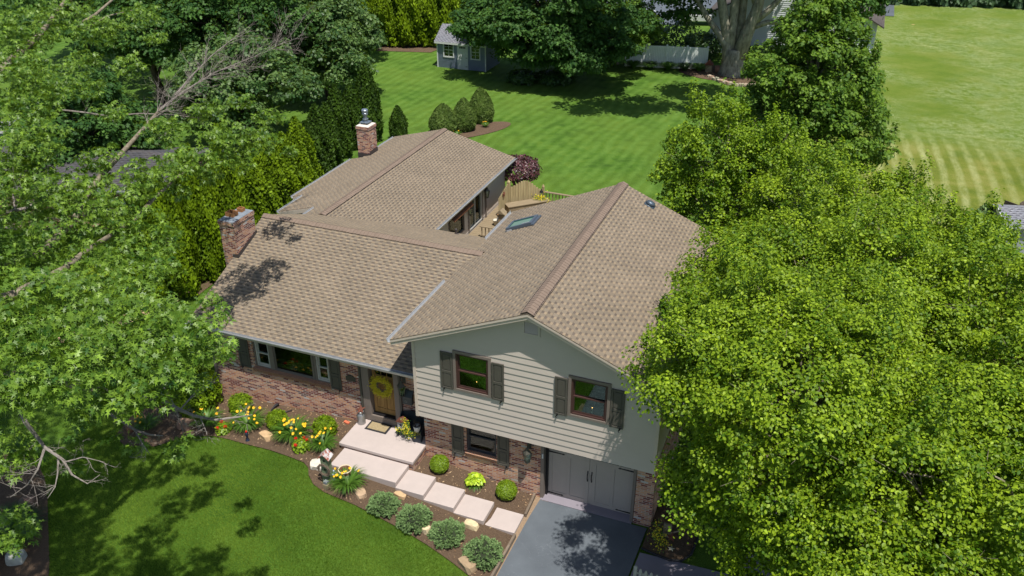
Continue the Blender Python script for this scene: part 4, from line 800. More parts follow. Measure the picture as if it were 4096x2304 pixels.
    # yellowish petiole knots of each rosette are part of the leaf colour variation
OAK = [(-8.6,-10.6,11,1.5),(-10.2,-9.2,12,1.8),(-7.4,-11.6,11.5,1.2),(-11.4,-7.6,12.6,1.8),(-9.2,-10.6,13,1.6),(-13,-9,13.5,2.2),(-15.5,-6.5,13.5,2.2),(-17.5,-9,11.5,2.2),(-16.5,-3.2,13.6,1.6),(-3.58,-9.71,10.4,0.4),(-4.79,-8.77,10.6,0.5),(-12.22,-3.28,9.6,0.7),(-13.08,-3.99,9.6,0.7),(-10.83,-3.65,9.6,0.6),(-14.09,-3.51,10,0.8),(-12.36,-2.84,10,0.6),(-15.01,-2.0,11,0.7),(-17.29,-0.14,12,0.9),(-14.86,0.13,11.4,0.5),(-7.92,-5.36,9.6,0.5),(-7.19,-8.62,10.3,0.7),(-3.82,-10.46,11,0.7),(-5.59,-10.65,11,0.8),(-3.07,-10.0,10.6,0.35),(-6.32,-10.3,11,1.15),(-5.51,-9.8,11,1.0),(-4.19,-9.83,11,0.9),(-3.17,-9.96,11,0.65),(-3.1,-9.34,10.5,0.4),(-4.56,-11.48,11.2,0.9),(-3.59,-11.33,11.2,0.85),(-2.96,-11.06,11,0.65),(-2.65,-10.63,10.8,0.35),(-2.78,-11.04,10.6,0.3),(-3.0,-11.55,10.8,0.35),(-4.38,-12.04,11,0.5),(-3.07,-9.71,10,0.25),(-2.7,-10.74,9.5,0.2),(-3.44,-11.03,9.5,0.16),(-3.89,-11.0,9.5,0.14),(-2.75,-10.92,9.3,0.14),(-3.7,-11.6,10.3,0.3),(-4.87,-12.0,9.5,0.4),(-4.65,-11.28,9,0.3),(-7.61,-11.0,6,0.6),(-5.97,-11.28,9,0.5),(-3.46,-8.5,9.8,0.28),(-4.85,-7.1,9.5,0.35),(-5.62,-6.34,9.3,0.3),(-9.97,-7.05,9.5,0.9),(-9.22,-5.94,9.5,0.8),(-9.66,-4.14,9.5,0.8),(-9.25,-3.65,9,0.5),(-10.41,-4.97,10,0.9),(-10.61,-3.31,10,0.8),(-6.8,-6.42,9.8,0.5),(-12.76,-4.87,10,1.1),(-10.18,-7.08,10.3,0.9),(-11.19,-4.84,10.5,0.8),(-11.44,-5.32,9.5,0.8),(-7.37,-7.02,9.8,0.7),(-11.42,-3.66,9.0,0.8),(-11.16,-5.19,9.0,0.8),(-10.52,-1.08,10,0.8),(-10.37,0.61,10.3,0.75),(-9.83,1.26,10,0.65),(-10.72,3.3,10,0.55),(-10.12,3.19,9,0.3),(-9.91,0.53,9.6,0.5),(-10.5,-0.19,9.3,0.4),(-11.91,-0.14,10.5,0.7),(-12.1,1.9,10.5,0.6),(-12.86,4.57,10,0.45),(-12.1,-2.5,10.5,0.6),(-10.42,-2.51,10.3,0.7),(-10.17,0.01,9.9,0.5),(-10.49,-1.69,9.4,0.4),(-21.08,3.25,12,1.4),(-15.94,-1.52,11.5,1.3),(-21.57,5.85,12,1.1),(-15.92,-0.08,11.5,0.9),(-18.28,4.35,12,0.9),(-18.82,6.92,12,0.8),(-15.38,2.38,11.5,0.6),(-17.25,2.35,11.5,0.6),(-13.53,-3.28,11,0.9),(-17.31,5.87,11.5,0.4),(-13.51,-0.4,11,0.5),(-13.54,-3.97,10.6,0.9)]
LIMBS = [
 [(-11.04,-7.98,9.5,0.22),(-10.79,-7.18,9.6,0.2),(-10.19,-6.68,9.7,0.19),(-10.68,-5.08,9.8,0.17),(-11.41,-3.91,9.9,0.155),(-11.83,-3.02,10.0,0.15),(-12.47,-1.47,10.1,0.13),(-13.13,0.09,10.2,0.11),(-13.91,1.88,10.3,0.09),(-14.08,3.22,10.5,0.06),(-14.45,5.4,10.6,0.045),(-14.23,6.58,10.7,0.035),(-13.76,7.5,10.9,0.02),(-13.61,8.78,11.1,0.008)],
 [(-14.26,3.04,10.4,0.05),(-14.83,4.54,10.6,0.035),(-15.34,6.47,10.9,0.02),(-15.63,8.42,11.2,0.008)],
 [(-17.76,1.42,10.0,0.06),(-16.85,1.48,10.0,0.06),(-15.77,1.47,10.0,0.055),(-14.72,1.82,10.1,0.045),(-13.56,2.13,10.1,0.03),(-12.16,2.12,10.1,0.01)],
 [(-19.48,-0.42,10.5,0.2),(-20.49,1.77,11.0,0.17),(-20.79,2.97,11.3,0.15),(-20.95,3.97,11.6,0.13),(-21.83,5.74,12.0,0.1),(-22.8,7.39,12.3,0.08)],
 [(-21.37,6.1,11.5,0.09),(-20.82,6.68,11.9,0.07),(-21.04,8.08,12.3,0.05)],
 [(-21.14,6.22,11.4,0.05),(-21.38,7.82,11.6,0.04),(-20.46,8.68,11.8,0.015)],
 [(-4.94,-12.26,11.0,0.055),(-4.44,-12.05,10.8,0.0495),(-4.23,-12.15,10.5,0.044),(-4.22,-12.07,10.2,0.0385),(-4.08,-12.08,10.0,0.033),(-3.82,-12.04,9.8,0.0275),(-3.52,-12.18,9.7,0.0193),(-3.25,-12.17,9.6,0.011),(-3.12,-12.02,9.7,0.0044)],
 [(-4.08,-12.08,10.0,0.0275),(-4.0,-12.36,9.8,0.0165),(-4.1,-12.53,9.6,0.011),(-4.35,-12.69,9.4,0.0055)],
 [(-3.93,-12.02,9.8,0.022),(-3.85,-12.18,9.6,0.0138),(-3.77,-12.34,9.5,0.0083),(-3.79,-12.5,9.4,0.0033)],
 [(-3.74,-12.07,9.8,0.0165),(-3.46,-11.96,9.9,0.011),(-3.05,-11.93,9.9,0.0033)],
 [(-4.25,-10.06,9.6,0.05),(-3.93,-9.74,9.3,0.05),(-3.63,-9.72,9.2,0.045),(-3.35,-9.67,9.1,0.035),(-3.04,-9.53,9.0,0.028),(-2.71,-9.31,9.0,0.02),(-2.5,-9.15,9.0,0.006)],
 [(-3.76,-9.69,9.2,0.02),(-4.08,-9.53,9.4,0.015),(-4.33,-9.35,9.5,0.008)],
 [(-3.63,-9.72,9.2,0.02),(-3.63,-9.2,9.3,0.014),(-3.43,-8.93,9.4,0.01),(-3.35,-8.79,9.5,0.005)],
 [(-3.71,-9.75,9.2,0.016),(-3.52,-9.87,9.0,0.01),(-3.31,-10.06,9.0,0.005)],
 [(-3.23,-9.68,9.1,0.012),(-2.95,-9.88,9.0,0.008),(-2.75,-10.1,9.0,0.004)],
 [(-4.08,-10.83,9.8,0.03),(-3.53,-10.85,9.6,0.025),(-3.3,-10.77,9.5,0.02),(-3.19,-10.62,9.4,0.01)],
 [(-3.53,-10.85,9.6,0.018),(-3.23,-11.02,9.5,0.012),(-3.04,-11.09,9.4,0.005)],
 [(-12.66,-5.85,10.0,0.07),(-12.27,-5.53,10.0,0.06),(-12.06,-5.2,10.0,0.05),(-11.94,-4.8,10.1,0.035),(-11.71,-4.44,10.2,0.02),(-11.73,-3.98,10.3,0.008)],
 [(-12.19,-5.38,10.0,0.03),(-12.78,-4.86,10.2,0.02),(-13.11,-4.42,10.4,0.008)],
 [(-12.25,-6.09,9.9,0.04),(-11.53,-5.89,9.8,0.03),(-11.02,-5.76,9.8,0.02),(-10.8,-5.36,9.8,0.006)],
 [(-9.87,-8.95,9.5,0.2),(-9.29,-8.11,9.6,0.14),(-9.25,-6.84,9.6,0.1),(-9.51,-5.84,9.6,0.08),(-9.88,-3.89,9.5,0.05),(-10.45,-2.7,9.5,0.03)],
 [(-9.99,-3.6,9.5,0.06),(-10.45,-2.52,9.5,0.05),(-10.57,-1.31,9.7,0.04),(-10.5,-0.5,9.8,0.02)]
]
oak_leaves()
def twigs(m_, pts, rs, dens, ln, rad, depth=2):
    """bare forking twigs along a limb"""
    pts = [Vector(p) for p in pts]
    for a, b in zip(pts, pts[1:]):
        L = (b-a).length; ax = (b-a).normalized(); k = int(L*dens+rs.random())
        for _ in range(k):
            s = a.lerp(b, rs.random()); side = ax.cross(Vector((rs.uniform(-1, 1), rs.uniform(-1, 1), rs.uniform(-.3, 1)))).normalized()
            d = (ax*.8+side*rs.uniform(.5, 1.)+Vector((0, 0, rs.uniform(0, .35)))).normalized(); l_ = ln*rs.uniform(.4, 1.2); q = [s]
            for j in range(3): d = (d+Vector((rs.uniform(-.3, .3), rs.uniform(-.3, .3), rs.uniform(-.1, .3)))).normalized(); q.append(q[-1]+d*l_/3)
            m_.tube(q, [rad, rad*.7, rad*.5, rad*.2], 4, False)
            if depth > 0: twigs(m_, q, rs, dens*1.6, ln*.45, rad*.55, depth-1)
rs_ = random.Random(9); m = M()
TWG = {0: (4., 1.3, .013, 7), 1: (3.4, .9, .012, 0), 2: (2.4, .8, .01, 1)}
for i, L_ in enumerate(LIMBS):
    pts = [Vector(p[:3])-Vector(oo) for p in L_]; rr = [p[3]*({0: .52, 2: .5}.get(i, .85)) for p in L_]
    if i in (3, 4, 5, 20, 21): m.tube(pts, rr, 7, False); continue
    if i == 0: m.tube(pts[:9], rr[:9], 8, False); q_ = M(); q_.tube(pts[8:], rr[8:], 6, False)
    else: q_ = M(); q_.tube(pts, rr, 6, False)
    dn, ln, th, st_ = TWG.get(i, (6.5, .42, .0062, 0)); twigs(q_, pts[max(st_, 0):], rs_, dn, ln, th); q_.build('dead_branch', BARKP, oak)
m.tube([(0, 0, -.2), (.1, 0, 2), (.3, .3, 4.5), (.2, .3, 7), (-.2, .3, 9), (-.8, 1., 12), (-1.2, 1.2, 14)], [.5, .42, .36, .32, .27, .2, .12], 12)
m.tube([(.2, .3, 6.5), (2, .2, 8.3), (3.8, .02, 9.4)], [.3, .26, .22], 9); m.tube([(.3, .3, 6.), (2.4, -1.5, 8), (5, -3.1, 9.8), (8, -4.1, 10.7), (9.9, -4.3, 10.9)], [.28, .22, .17, .12, .1], 8)
m.tube([(.1, .3, 6.2), (2.5, -.5, 8), (4.9, -.95, 9.4)], [.3, .25, .2], 9); m.tube([(-.3, .4, 9), (-2.5, 4, 10), (-4.7, 7.6, 10.4)], [.26, .22, .2], 8)
m.tube([(5, -3.1, 9.8), (8, -2.6, 9.7), (10.6, -2.1, 9.5)], [.09, .07, .05], 6)
m.build('trunk', bark_mat('oak bark', srgb(84, 76, 64), srgb(138, 128, 110), 9), oak, smooth=True)
# ---- arborvitae
def conifer(parent, h, r, n, size, mat, seed, prof=None, tpl='spray', lump=.16, wid=1., low=.03, name='foliage', upd=.9):
    rs = np.random.RandomState(seed); prof = prof or [(0, .8), (.14, 1), (.45, .78), (.75, .42), (.93, .15), (1, .03)]
    u = rs.rand(n*2); rr = np.interp(u, [p[0] for p in prof], [p[1] for p in prof]); keep = rs.rand(n*2) < rr*.9+.1; u, rr = u[keep][:n], rr[keep][:n]; k = len(u)
    th = rs.rand(k)*2*np.pi; ph = rs.rand(8)*6.28
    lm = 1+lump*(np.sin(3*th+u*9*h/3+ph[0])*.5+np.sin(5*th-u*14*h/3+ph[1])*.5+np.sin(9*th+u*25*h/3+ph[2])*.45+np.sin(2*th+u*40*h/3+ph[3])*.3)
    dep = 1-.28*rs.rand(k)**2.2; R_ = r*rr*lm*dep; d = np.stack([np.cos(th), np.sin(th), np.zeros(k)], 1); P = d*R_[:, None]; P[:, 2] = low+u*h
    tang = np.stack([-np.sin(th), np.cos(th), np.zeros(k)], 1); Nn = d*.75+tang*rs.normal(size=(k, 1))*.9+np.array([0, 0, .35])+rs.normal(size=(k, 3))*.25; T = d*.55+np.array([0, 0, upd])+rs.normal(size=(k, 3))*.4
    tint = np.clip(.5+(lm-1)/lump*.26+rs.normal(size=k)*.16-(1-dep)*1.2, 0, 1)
    return leafcloud(name, P, Nn, T, size*rs.uniform(.6, 1.25, k), tpl, mat, parent, rs, tint, wid)
def stem(parent, h, r=.06, mat=None):
    m_ = M(); m_.tube([(0, 0, -.1), (0, 0, h)], [r, r*.4], 7); m_.build('trunk', mat or BARKD, parent)
AG = 'arborvitae hedge left of the house'
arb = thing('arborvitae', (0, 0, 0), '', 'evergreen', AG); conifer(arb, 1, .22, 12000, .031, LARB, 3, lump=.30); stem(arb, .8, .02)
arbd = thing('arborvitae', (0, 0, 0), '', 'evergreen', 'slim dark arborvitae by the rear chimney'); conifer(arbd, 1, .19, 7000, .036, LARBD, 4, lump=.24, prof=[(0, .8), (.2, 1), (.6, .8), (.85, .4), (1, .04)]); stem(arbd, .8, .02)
ROW = [((-19.7, 5.0), 4.3, 1.0, 'front arborvitae of the left hedge, nearest the dirt path'), ((-18.8, 6.0), 5.6, .95, 'bright pointed arborvitae beside the dirt path, second in the hedge'), ((-18.4, 7.6), 6.0, .95, 'tall pointed arborvitae directly behind the left chimney'),
       ((-18.2, 9.3), 6.3, .95, 'tall pointed arborvitae to the right of the tallest tips by the left chimney'), ((-18.4, 11.1), 4.9, 1.2, 'broad arborvitae above the left chimney flues'), ((-18.6, 12.9), 5.1, 1.15, 'broad arborvitae partly under the oak leaves, beyond the left chimney'),
       ((-18.9, 14.6), 4.3, 1.2, 'rounded arborvitae beside the stepped gutters of the rear wing'), ((-19.3, 16.4), 4.5, 1.1, 'last bright arborvitae of the left hedge, left of the rear wing'), ((-20.6, 7.0), 4.6, 1., 'arborvitae at the outer side of the left hedge near its front'), ((-20.8, 9.6), 4.8, 1.1, 'arborvitae at the outer side of the left hedge near its middle')]
DROW = [((-20.0, 18.3), 3.7, .85, 'dark arborvitae at the start of the slim dark group'), ((-20.4, 19.9), 4.1, .8, 'dark arborvitae in maple shade left of the rear chimney'), ((-20.8, 21.5), 3.7, .75, 'dark slim arborvitae just left of the rear chimney'), ((-21.1, 23.1), 4.3, .75, 'dark slim arborvitae immediately behind the rear chimney'),
        ((-21.1, 24.7), 3.9, .7, 'dark slim arborvitae second from the lawn end of its row'), ((-20.9, 26.3), 4.8, .85, 'tall dark arborvitae at the lawn end of its row, right of the flue cap'), ((-19.2, 27.0), 2.2, .55, 'single small arborvitae standing alone on the back lawn')]
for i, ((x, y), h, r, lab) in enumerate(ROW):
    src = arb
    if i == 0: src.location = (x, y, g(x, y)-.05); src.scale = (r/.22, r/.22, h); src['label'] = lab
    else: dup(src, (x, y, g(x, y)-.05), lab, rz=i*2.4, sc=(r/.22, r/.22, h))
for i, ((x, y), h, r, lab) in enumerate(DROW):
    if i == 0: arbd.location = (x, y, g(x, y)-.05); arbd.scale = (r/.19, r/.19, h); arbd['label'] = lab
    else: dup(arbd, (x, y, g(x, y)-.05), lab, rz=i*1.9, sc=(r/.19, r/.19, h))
# ---- far hedge by the shed
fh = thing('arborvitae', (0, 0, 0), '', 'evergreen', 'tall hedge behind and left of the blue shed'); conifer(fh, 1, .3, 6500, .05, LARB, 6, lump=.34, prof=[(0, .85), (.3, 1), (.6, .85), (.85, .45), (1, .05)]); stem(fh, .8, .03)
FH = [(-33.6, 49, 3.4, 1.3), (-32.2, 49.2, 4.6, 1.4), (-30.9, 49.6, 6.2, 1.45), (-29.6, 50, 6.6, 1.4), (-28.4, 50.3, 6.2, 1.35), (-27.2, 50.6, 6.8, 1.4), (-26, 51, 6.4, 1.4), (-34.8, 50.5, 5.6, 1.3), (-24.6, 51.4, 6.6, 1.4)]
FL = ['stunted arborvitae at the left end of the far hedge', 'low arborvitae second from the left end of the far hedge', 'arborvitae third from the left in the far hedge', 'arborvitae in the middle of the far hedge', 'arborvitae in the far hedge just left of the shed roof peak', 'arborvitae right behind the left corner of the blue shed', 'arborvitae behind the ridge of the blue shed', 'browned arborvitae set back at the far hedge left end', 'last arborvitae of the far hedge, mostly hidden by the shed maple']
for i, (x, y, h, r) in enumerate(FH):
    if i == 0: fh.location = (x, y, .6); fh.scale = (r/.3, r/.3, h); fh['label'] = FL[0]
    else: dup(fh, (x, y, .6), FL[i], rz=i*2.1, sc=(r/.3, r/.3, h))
# ================================================================ PORCH, STEPS, EDGING
def slab(m_, x0, x1, y0, y1, z0, z1): return m_.box(x0, x1, y0, y1, z0, z1)
po = thing('front_porch', (-5.27, -.2, .6), 'raised concrete porch slab on a brick base in front of the wooden door', 'porch')
m = M(); m.box(-1.32, 1.35, -.71, .70, .20, .32); m.build('slab', CONC, po, bev=.02)
m = M(); m.box(-1.28, 1.32, -.66, .70, -.5, .197); m.build('brick_base', BRICK, po)
SG_ = [(-6.41, -4.085, -1.76, -.87, .745, .3, 'wide landing slab directly below the porch'), (-4.08, -3.125, -1.82, -.93, .6, .2, 'concrete step next to the wide landing slab'), (-3.12, -2.12, -1.83, -.96, .44, .1, 'middle concrete step of the front walk'),
       (-2.115, -1.14, -1.85, -.98, .28, 0., 'second lowest concrete step of the front walk'), (-1.135, -.165, -1.82, -1.0, .12, -.15, 'lowest concrete step beside the driveway')]
for x0, x1, y0, y1, zt, zb, lab in SG_:
    m = M(); cx, cy = (x0+x1)/2, (y0+y1)/2; m.box(x0-cx, x1-cx, y0-cy, y1-cy, 0, zt-zb); o = m.build('concrete_step', CONC, bev=.012); o.location = (cx, cy, zb); tag(o, lab, 'step', 'concrete steps from the drive to the porch')
TIM = wood_mat('grey timber', srgb(92, 80, 68), srgb(138, 124, 108), (3, 3, 20))
for a, b, lab in (((-.17, -.02), (-.13, -.98), 'short grey timber edging between the boxwood bed and driveway'), ((-.12, -1.86), (-.16, -4.1), 'long grey timber edging between the spruce bed and driveway')):
    m = M(); n = 5
    for k in range(n):
        p = Vector(a).lerp(Vector(b), k/n); q = Vector(a).lerp(Vector(b), (k+1)/n); m.add([(p.x-.035, p.y, -.15), (p.x+.035, p.y, -.15), (q.x+.035, q.y, -.15), (q.x-.035, q.y, -.15), (p.x-.035, p.y, .155-.008*(k % 2)), (p.x+.035, p.y, .155-.008*(k % 2)), (q.x+.035, q.y, .15), (q.x-.035, q.y, .15)], [(0, 3, 2, 1), (4, 5, 6, 7), (0, 1, 5, 4), (2, 3, 7, 6), (0, 4, 7, 3), (1, 2, 6, 5)])
    tag(m.build('timber_edging', TIM, bev=.004), lab, 'edging', 'timber edging along the driveway')
# ---- rocks
def rock(x, y, r, h, c, lab, seed, flat=.6, rot=0.):
    rs = random.Random(seed); bm = bmesh.new(); bmesh.ops.create_icosphere(bm, subdivisions=2, radius=1)
    for v in bm.verts:
        k = 1+rs.uniform(-.10, .10); v.co = Vector((max(-.78, min(.78, v.co.x))*k*r*1.25, max(-.7, min(.7, v.co.y))*k*r*flat*1.3, max(-.4, min(.55, v.co.z))*h*1.8*k))
    me = bpy.data.meshes.new('rock'); bm.to_mesh(me); bm.free(); me.materials.append(paint('stone %d %d %d' % c, srgb(*c), .9, .2, 6, .5)); o = bpy.data.objects.new('rock', me); S.collection.objects.link(o)
    o.location = (x, y, g(x, y)+.05+h*.2); o.rotation_euler = (0, 0, rot); tag(o, lab, 'rock', 'landscape rocks in the planting beds'); return o
for a in [(-9.22, -1.19, .24, .15, (186, 156, 118), 'tan blocky rock between the two largest daylilies', 1, .7, -.3), (-6.75, -1.9, .25, .12, (208, 200, 184), 'white rounded boulder beside the green birdhouse post', 2, .9, .3),
          (-3.83, -1.97, .2, .08, (190, 160, 122), 'small tan rock between the first and second dwarf spruce', 3, .5, -.2), (-2.65, -2.79, .24, .14, (206, 188, 152), 'cream rock left of the third dwarf spruce', 4, .6, -.4),
          (-1.43, -2.06, .22, .12, (206, 188, 150), 'cream rock near the lowest steps, between the last two dwarf spruces', 5, .6, -.1), (-.95, -3.42, .28, .16, (158, 136, 108), 'brown flat rock in front of the last dwarf spruce', 6, .7, -.5),
          (-4.95, -2.42, .22, .12, (176, 150, 122), 'flat tan slab rock at the right of the birdhouse daylily', 7, .8, -.8), (-12.31, -1.52, .26, .22, (130, 104, 88), 'brown boulder under the dead oak twigs', 8, .8, 0), (-14.4, -6.2, .25, .2, (120, 96, 84), 'reddish boulder in the shaded left bed', 9, .8, .5),
          (-12.92, -7.96, .26, .2, (172, 172, 160), 'pale grey rock in the mulch at the bottom left corner', 10, .85, .6), (-13.0, -1.2, .2, .15, (104, 88, 78), 'dark rock beside the pots at the house corner', 11, .8, 0)]: rock(*a)
m = M(); m.box(-.1, .1, -.05, .05, 0, .05); o = m.build('brick_piece', paint('orange brick', srgb(198, 108, 78), .9, .1)); o.location = (-7.05, .32, g(-7.05, .32)+.05); o.rotation_euler = (0, .05, -.15); tag(o, 'single orange brick lying against the living room wall', 'brick')
# ---- shrubs
def dome(parent, rx, rz, n, size, tpl, mat, seed, name='foliage', up=.4, jit=.45, dep=.22, wid=1., zb=.1, sq=1., droop=0., bumps=.06):
    rs = np.random.RandomState(seed); d = unit(rs.normal(size=(int(n*1.6), 3))); d = d[d[:, 2] > -.55][:n]; k = len(d)
    bu = 1+bumps*(np.sin(d[:, 0]*11+seed)+np.sin(d[:, 1]*13+2)+np.sin(d[:, 2]*12+1))
    P = d*(1-dep*rs.rand(k, 1)**2)*bu[:, None]*np.array([rx, rx, rz]); P[:, 2] += rz*.55+zb
    Nn = d+np.array([0, 0, up])+rs.normal(size=(k, 3))*jit; T = rs.normal(size=(k, 3))+d*.6+np.array([0, 0, -droop]); return leafcloud(name, P, Nn, T, size*rs.uniform(.6, 1.3, k), tpl, mat, parent, rs, np.clip(.5+(bu-1)*2+rs.normal(size=k)*.2, 0, 1), wid)
def shrub(name, x, y, rx, rz, n, size, tpl, mat, lab, cat, seed, group=None, **k):
    t = thing(name, (x, y, g(x, y)+.04), lab, cat, group); dome(t, rx, rz, n, size, tpl, mat, seed, **k); m_ = M()
    for a in range(4): m_.tube([(0, 0, -.05), (rx*.25*math.cos(a*1.6), rx*.25*math.sin(a*1.6), rz*.45)], [.02, .012], 5)
    m_.build('stems', BARKD, t); return t
shrub('boxwood', -3.25, -.40, .30, .29, 5200, .036, 'tri', LBOX, 'round bright boxwood beside the right side of the porch', 'shrub', 1, 'clipped round boxwoods in the bed under the brick window', bumps=.015)
shrub('boxwood', -.95, -.45, .32, .31, 5200, .036, 'tri', LBOX, 'round bright boxwood next to the garage corner', 'shrub', 2, 'clipped round boxwoods in the bed under the brick window', bumps=.015)
BG = 'globe shrubs under the living room window'
shrub('globe_arborvitae', -11.0, -.15, .38, .36, 4200, .055, 'spray', LARB, 'left globe shrub under the living room window, half behind a daylily', 'shrub', 3, BG); shrub('globe_arborvitae', -9.2, -.55, .34, .34, 4200, .052, 'spray', LARB, 'middle globe shrub under the living room window', 'shrub', 4, BG)
shrub('globe_arborvitae', -7.42, -.42, .37, .37, 4200, .052, 'spray', LARB, 'right globe shrub under the living room window, nearest the milk can', 'shrub', 5, BG)
t = thing('evergreen_shrub', (-12.75, -.35, g(-12.75, -.35)), 'large rounded evergreen at the left corner of the brick wall', 'shrub'); dome(t, .82, .95, 9000, .085, 'spray', LARB, 6, dep=.3, bumps=.08); stem(t, .7, .06)
def spruce(x, y, r, lab, seed):
    """bird's nest spruce: a low dome of layered little branch tips"""
    t = thing('dwarf_spruce', (x, y, g(x, y)+.04), lab, 'shrub', 'dwarf spruces along the front walk'); rs = np.random.RandomState(seed); nt_ = 620; d = unit(rs.normal(size=(nt_*2, 3))); d = d[d[:, 2] > -.3][:nt_]
    lum = 1+.07*np.sin(d[:, 0]*9+seed)+.07*np.sin(d[:, 1]*10+seed*2); P, Nn, T, Z = [], [], [], []
    for i in range(len(d)):
        tip = d[i]*np.array([r, r, r*.62])*lum[i]*rs.uniform(.86, 1.04)+np.array([0, 0, r*.28]); ax = unit((d[i]*np.array([1, 1, .55])+np.array([0, 0, .22])+rs.normal(size=3)*.25)[None])[0]
        k = 26; s = rs.rand(k)*.115; a = rs.rand(k)*6.28; u = unit(np.cross(ax, [0, 0, 1.])[None])[0]; v = np.cross(ax, u); rad = u*np.cos(a)[:, None]+v*np.sin(a)[:, None]
        P.append(tip-ax*s[:, None]); T.append(rad*.9+ax*.9); Nn.append(np.cross(rad, ax)+rs.normal(size=(k, 3))*.3); Z.append(rs.uniform(.028, .046, k))
    n_ = sum(len(p) for p in P); leafcloud('foliage', np.concatenate(P), np.concatenate(Nn), np.concatenate(T), np.concatenate(Z), 'needle', LSPR, t, rs, np.clip(rs.rand(n_), 0, 1), 1.6)
    m_ = M(); m_.lathe([(r*.1, 0), (r*.75, .03), (r*.82, r*.3), (r*.6, r*.62), (.02, r*.76)], n=14); m_.build('branch_core', paint('spruce twigs', srgb(44, 52, 34), .95, .3), t)
spruce(-4.05, -2.62, .47, 'dwarf spruce nearest the birdhouse daylily, highest along the walk', 1); spruce(-2.98, -2.68, .53, 'second dwarf spruce down the walk from the birdhouse', 2)
spruce(-1.88, -2.76, .51, 'third dwarf spruce between two cream rocks', 3); spruce(-.66, -2.95, .57, 'largest dwarf spruce nearest the driveway', 4)
YEL = paint('yellow petals', (.85, .48, .02, 1), .5, .08, 40); RED = paint('red petals', (.55, .008, .006, 1), .55, .15, 40); YELL = paint('forsythia yellow', (.72, .60, .02, 1), .6, .12, 40)
def petals(m_, c, r, n, cup, nrm=(0, 0, 1)):
    q = Vector(nrm).to_track_quat('Z', 'Y'); c = Vector(c)
    for k in range(n):
        a = 2*math.pi*k/n; d = Vector((math.cos(a), math.sin(a), 0)); s = Vector((-math.sin(a), math.cos(a), 0)); vs = [Vector((0, 0, -cup*.4)), d*r*.55+s*r*.32+Vector((0, 0, cup*.2)), d*r+Vector((0, 0, cup*.25)), d*r*.55-s*r*.32+Vector((0, 0, cup*.2))]
        m_.add([c+q @ v for v in vs], [(0, 1, 2, 3)])
fl = M(); petals(fl, (0, 0, 0), .066, 6, .04); fl_me = None
def blades(parent, r, h, n, w, mat, seed, name='leaves', arch=1.):
    rs = np.random.RandomState(seed); a = rs.rand(n)*6.28; L_ = rs.uniform(.6, 1.1, n); V = []; seg = 5; r0 = rs.rand(n)*r*.18
    for i in range(n):
        d = np.array([math.cos(a[i]), math.sin(a[i])]); s = np.array([-d[1], d[0]])
        for k in range(seg+1):
            t = k/seg; rad = r0[i]+r*L_[i]*(t**1.1); z = h*L_[i]*(1.9*t-(1.35*arch)*t*t); ww = w*(1-t**2)*.5+.0012; c = np.array([d[0]*rad, d[1]*rad, max(z, .015)]); V.append(c+np.array([s[0]*ww, s[1]*ww, ww*.4])); V.append(c-np.array([s[0]*ww, s[1]*ww, -ww*.4]))
    V = np.array(V); F = []; 
    for i in range(n):
        b = i*(seg+1)*2
        for k in range(seg): F.append((b+2*k, b+2*k+1, b+2*k+3, b+2*k+2))
    return npmesh(name, V, np.array(F), np.repeat(rs.rand(n), (seg+1)*2), mat, parent)
def daylily(x, y, r, nfl, lab, seed, h=.55, n=230):
    global fl_me
    t = thing('daylily', (x, y, g(x, y)+.04), lab, 'flowers', 'yellow flowering daylilies in the front bed'); blades(t, r, h, n, .024, LLILY, seed); rs = random.Random(seed); st_ = M()
    for k in range(nfl):
        a = rs.uniform(0, 6.28); rr = r*rs.uniform(.1, .8); p = Vector((rr*math.cos(a), rr*math.sin(a), h*rs.uniform(.95, 1.25)-rr*.25)); st_.tube([(p.x*.2, p.y*.2, 0), (p.x*.7, p.y*.7, p.z*.7), p], [.005, .004, .003], 4, False)
        if fl_me is None: o = fl.build('flower', YEL, t); fl_me = o.data
        else: o = bpy.data.objects.new('flower', fl_me); S.collection.objects.link(o); o.parent = t
        o.location = p; o.rotation_euler = (rs.uniform(.2, .9), rs.uniform(-.4, .4), rs.uniform(-.6, .9)); s = rs.uniform(.6, .95); o.scale = (s, s, s)
    if nfl: st_.build('stalks', LLILY, t)
    return t
daylily(-11.64, -1.15, .58, 6, 'daylily clump half under the dead oak branch', 1); daylily(-10.2, -.85, .70, 15, 'large daylily clump in front of the left globe shrub', 2, n=300); daylily(-8.4, -.85, .72, 19, 'largest daylily clump in the middle of the bed', 3, n=320)
daylily(-7.05, -1.1, .52, 9, 'daylily clump in front of the right globe shrub', 4); daylily(-5.45, -2.3, .62, 9, 'daylily clump at the foot of the wide landing, beside the birdhouse post', 5, n=260); daylily(-13.5, -2.0, .5, 4, 'shaded daylily farthest left under the oak leaves', 6)
def geranium(x, y, r, nb, lab, seed):
    t = thing('geranium', (x, y, g(x, y)+.04), lab, 'flowers', 'red geraniums'); dome(t, r, r*.7, 420, .075, 'leaf', LBOX, seed, dep=.5, wid=1.4, zb=.02, up=1.); rs = random.Random(seed)
    for k in range(nb):
        a = 6.28*k/nb+rs.uniform(-.5, .5); p = Vector((r*.75*math.cos(a), r*.75*math.sin(a)-.03, r*1.1+rs.uniform(-.05, .05))); m_ = M(); 
        for q in range(26):
            d = Vector((rs.gauss(0, 1), rs.gauss(0, 1), rs.gauss(0, 1))).normalized(); d.z = abs(d.z)*.8; petals(m_, p+d*.055, .028, 4, .01, d)
        m_.build('blossom', RED, t); m_ = M(); m_.tube([(p.x*.3, p.y*.3, 0), p], .004, 4); m_.build('stalk', LBOX, t)
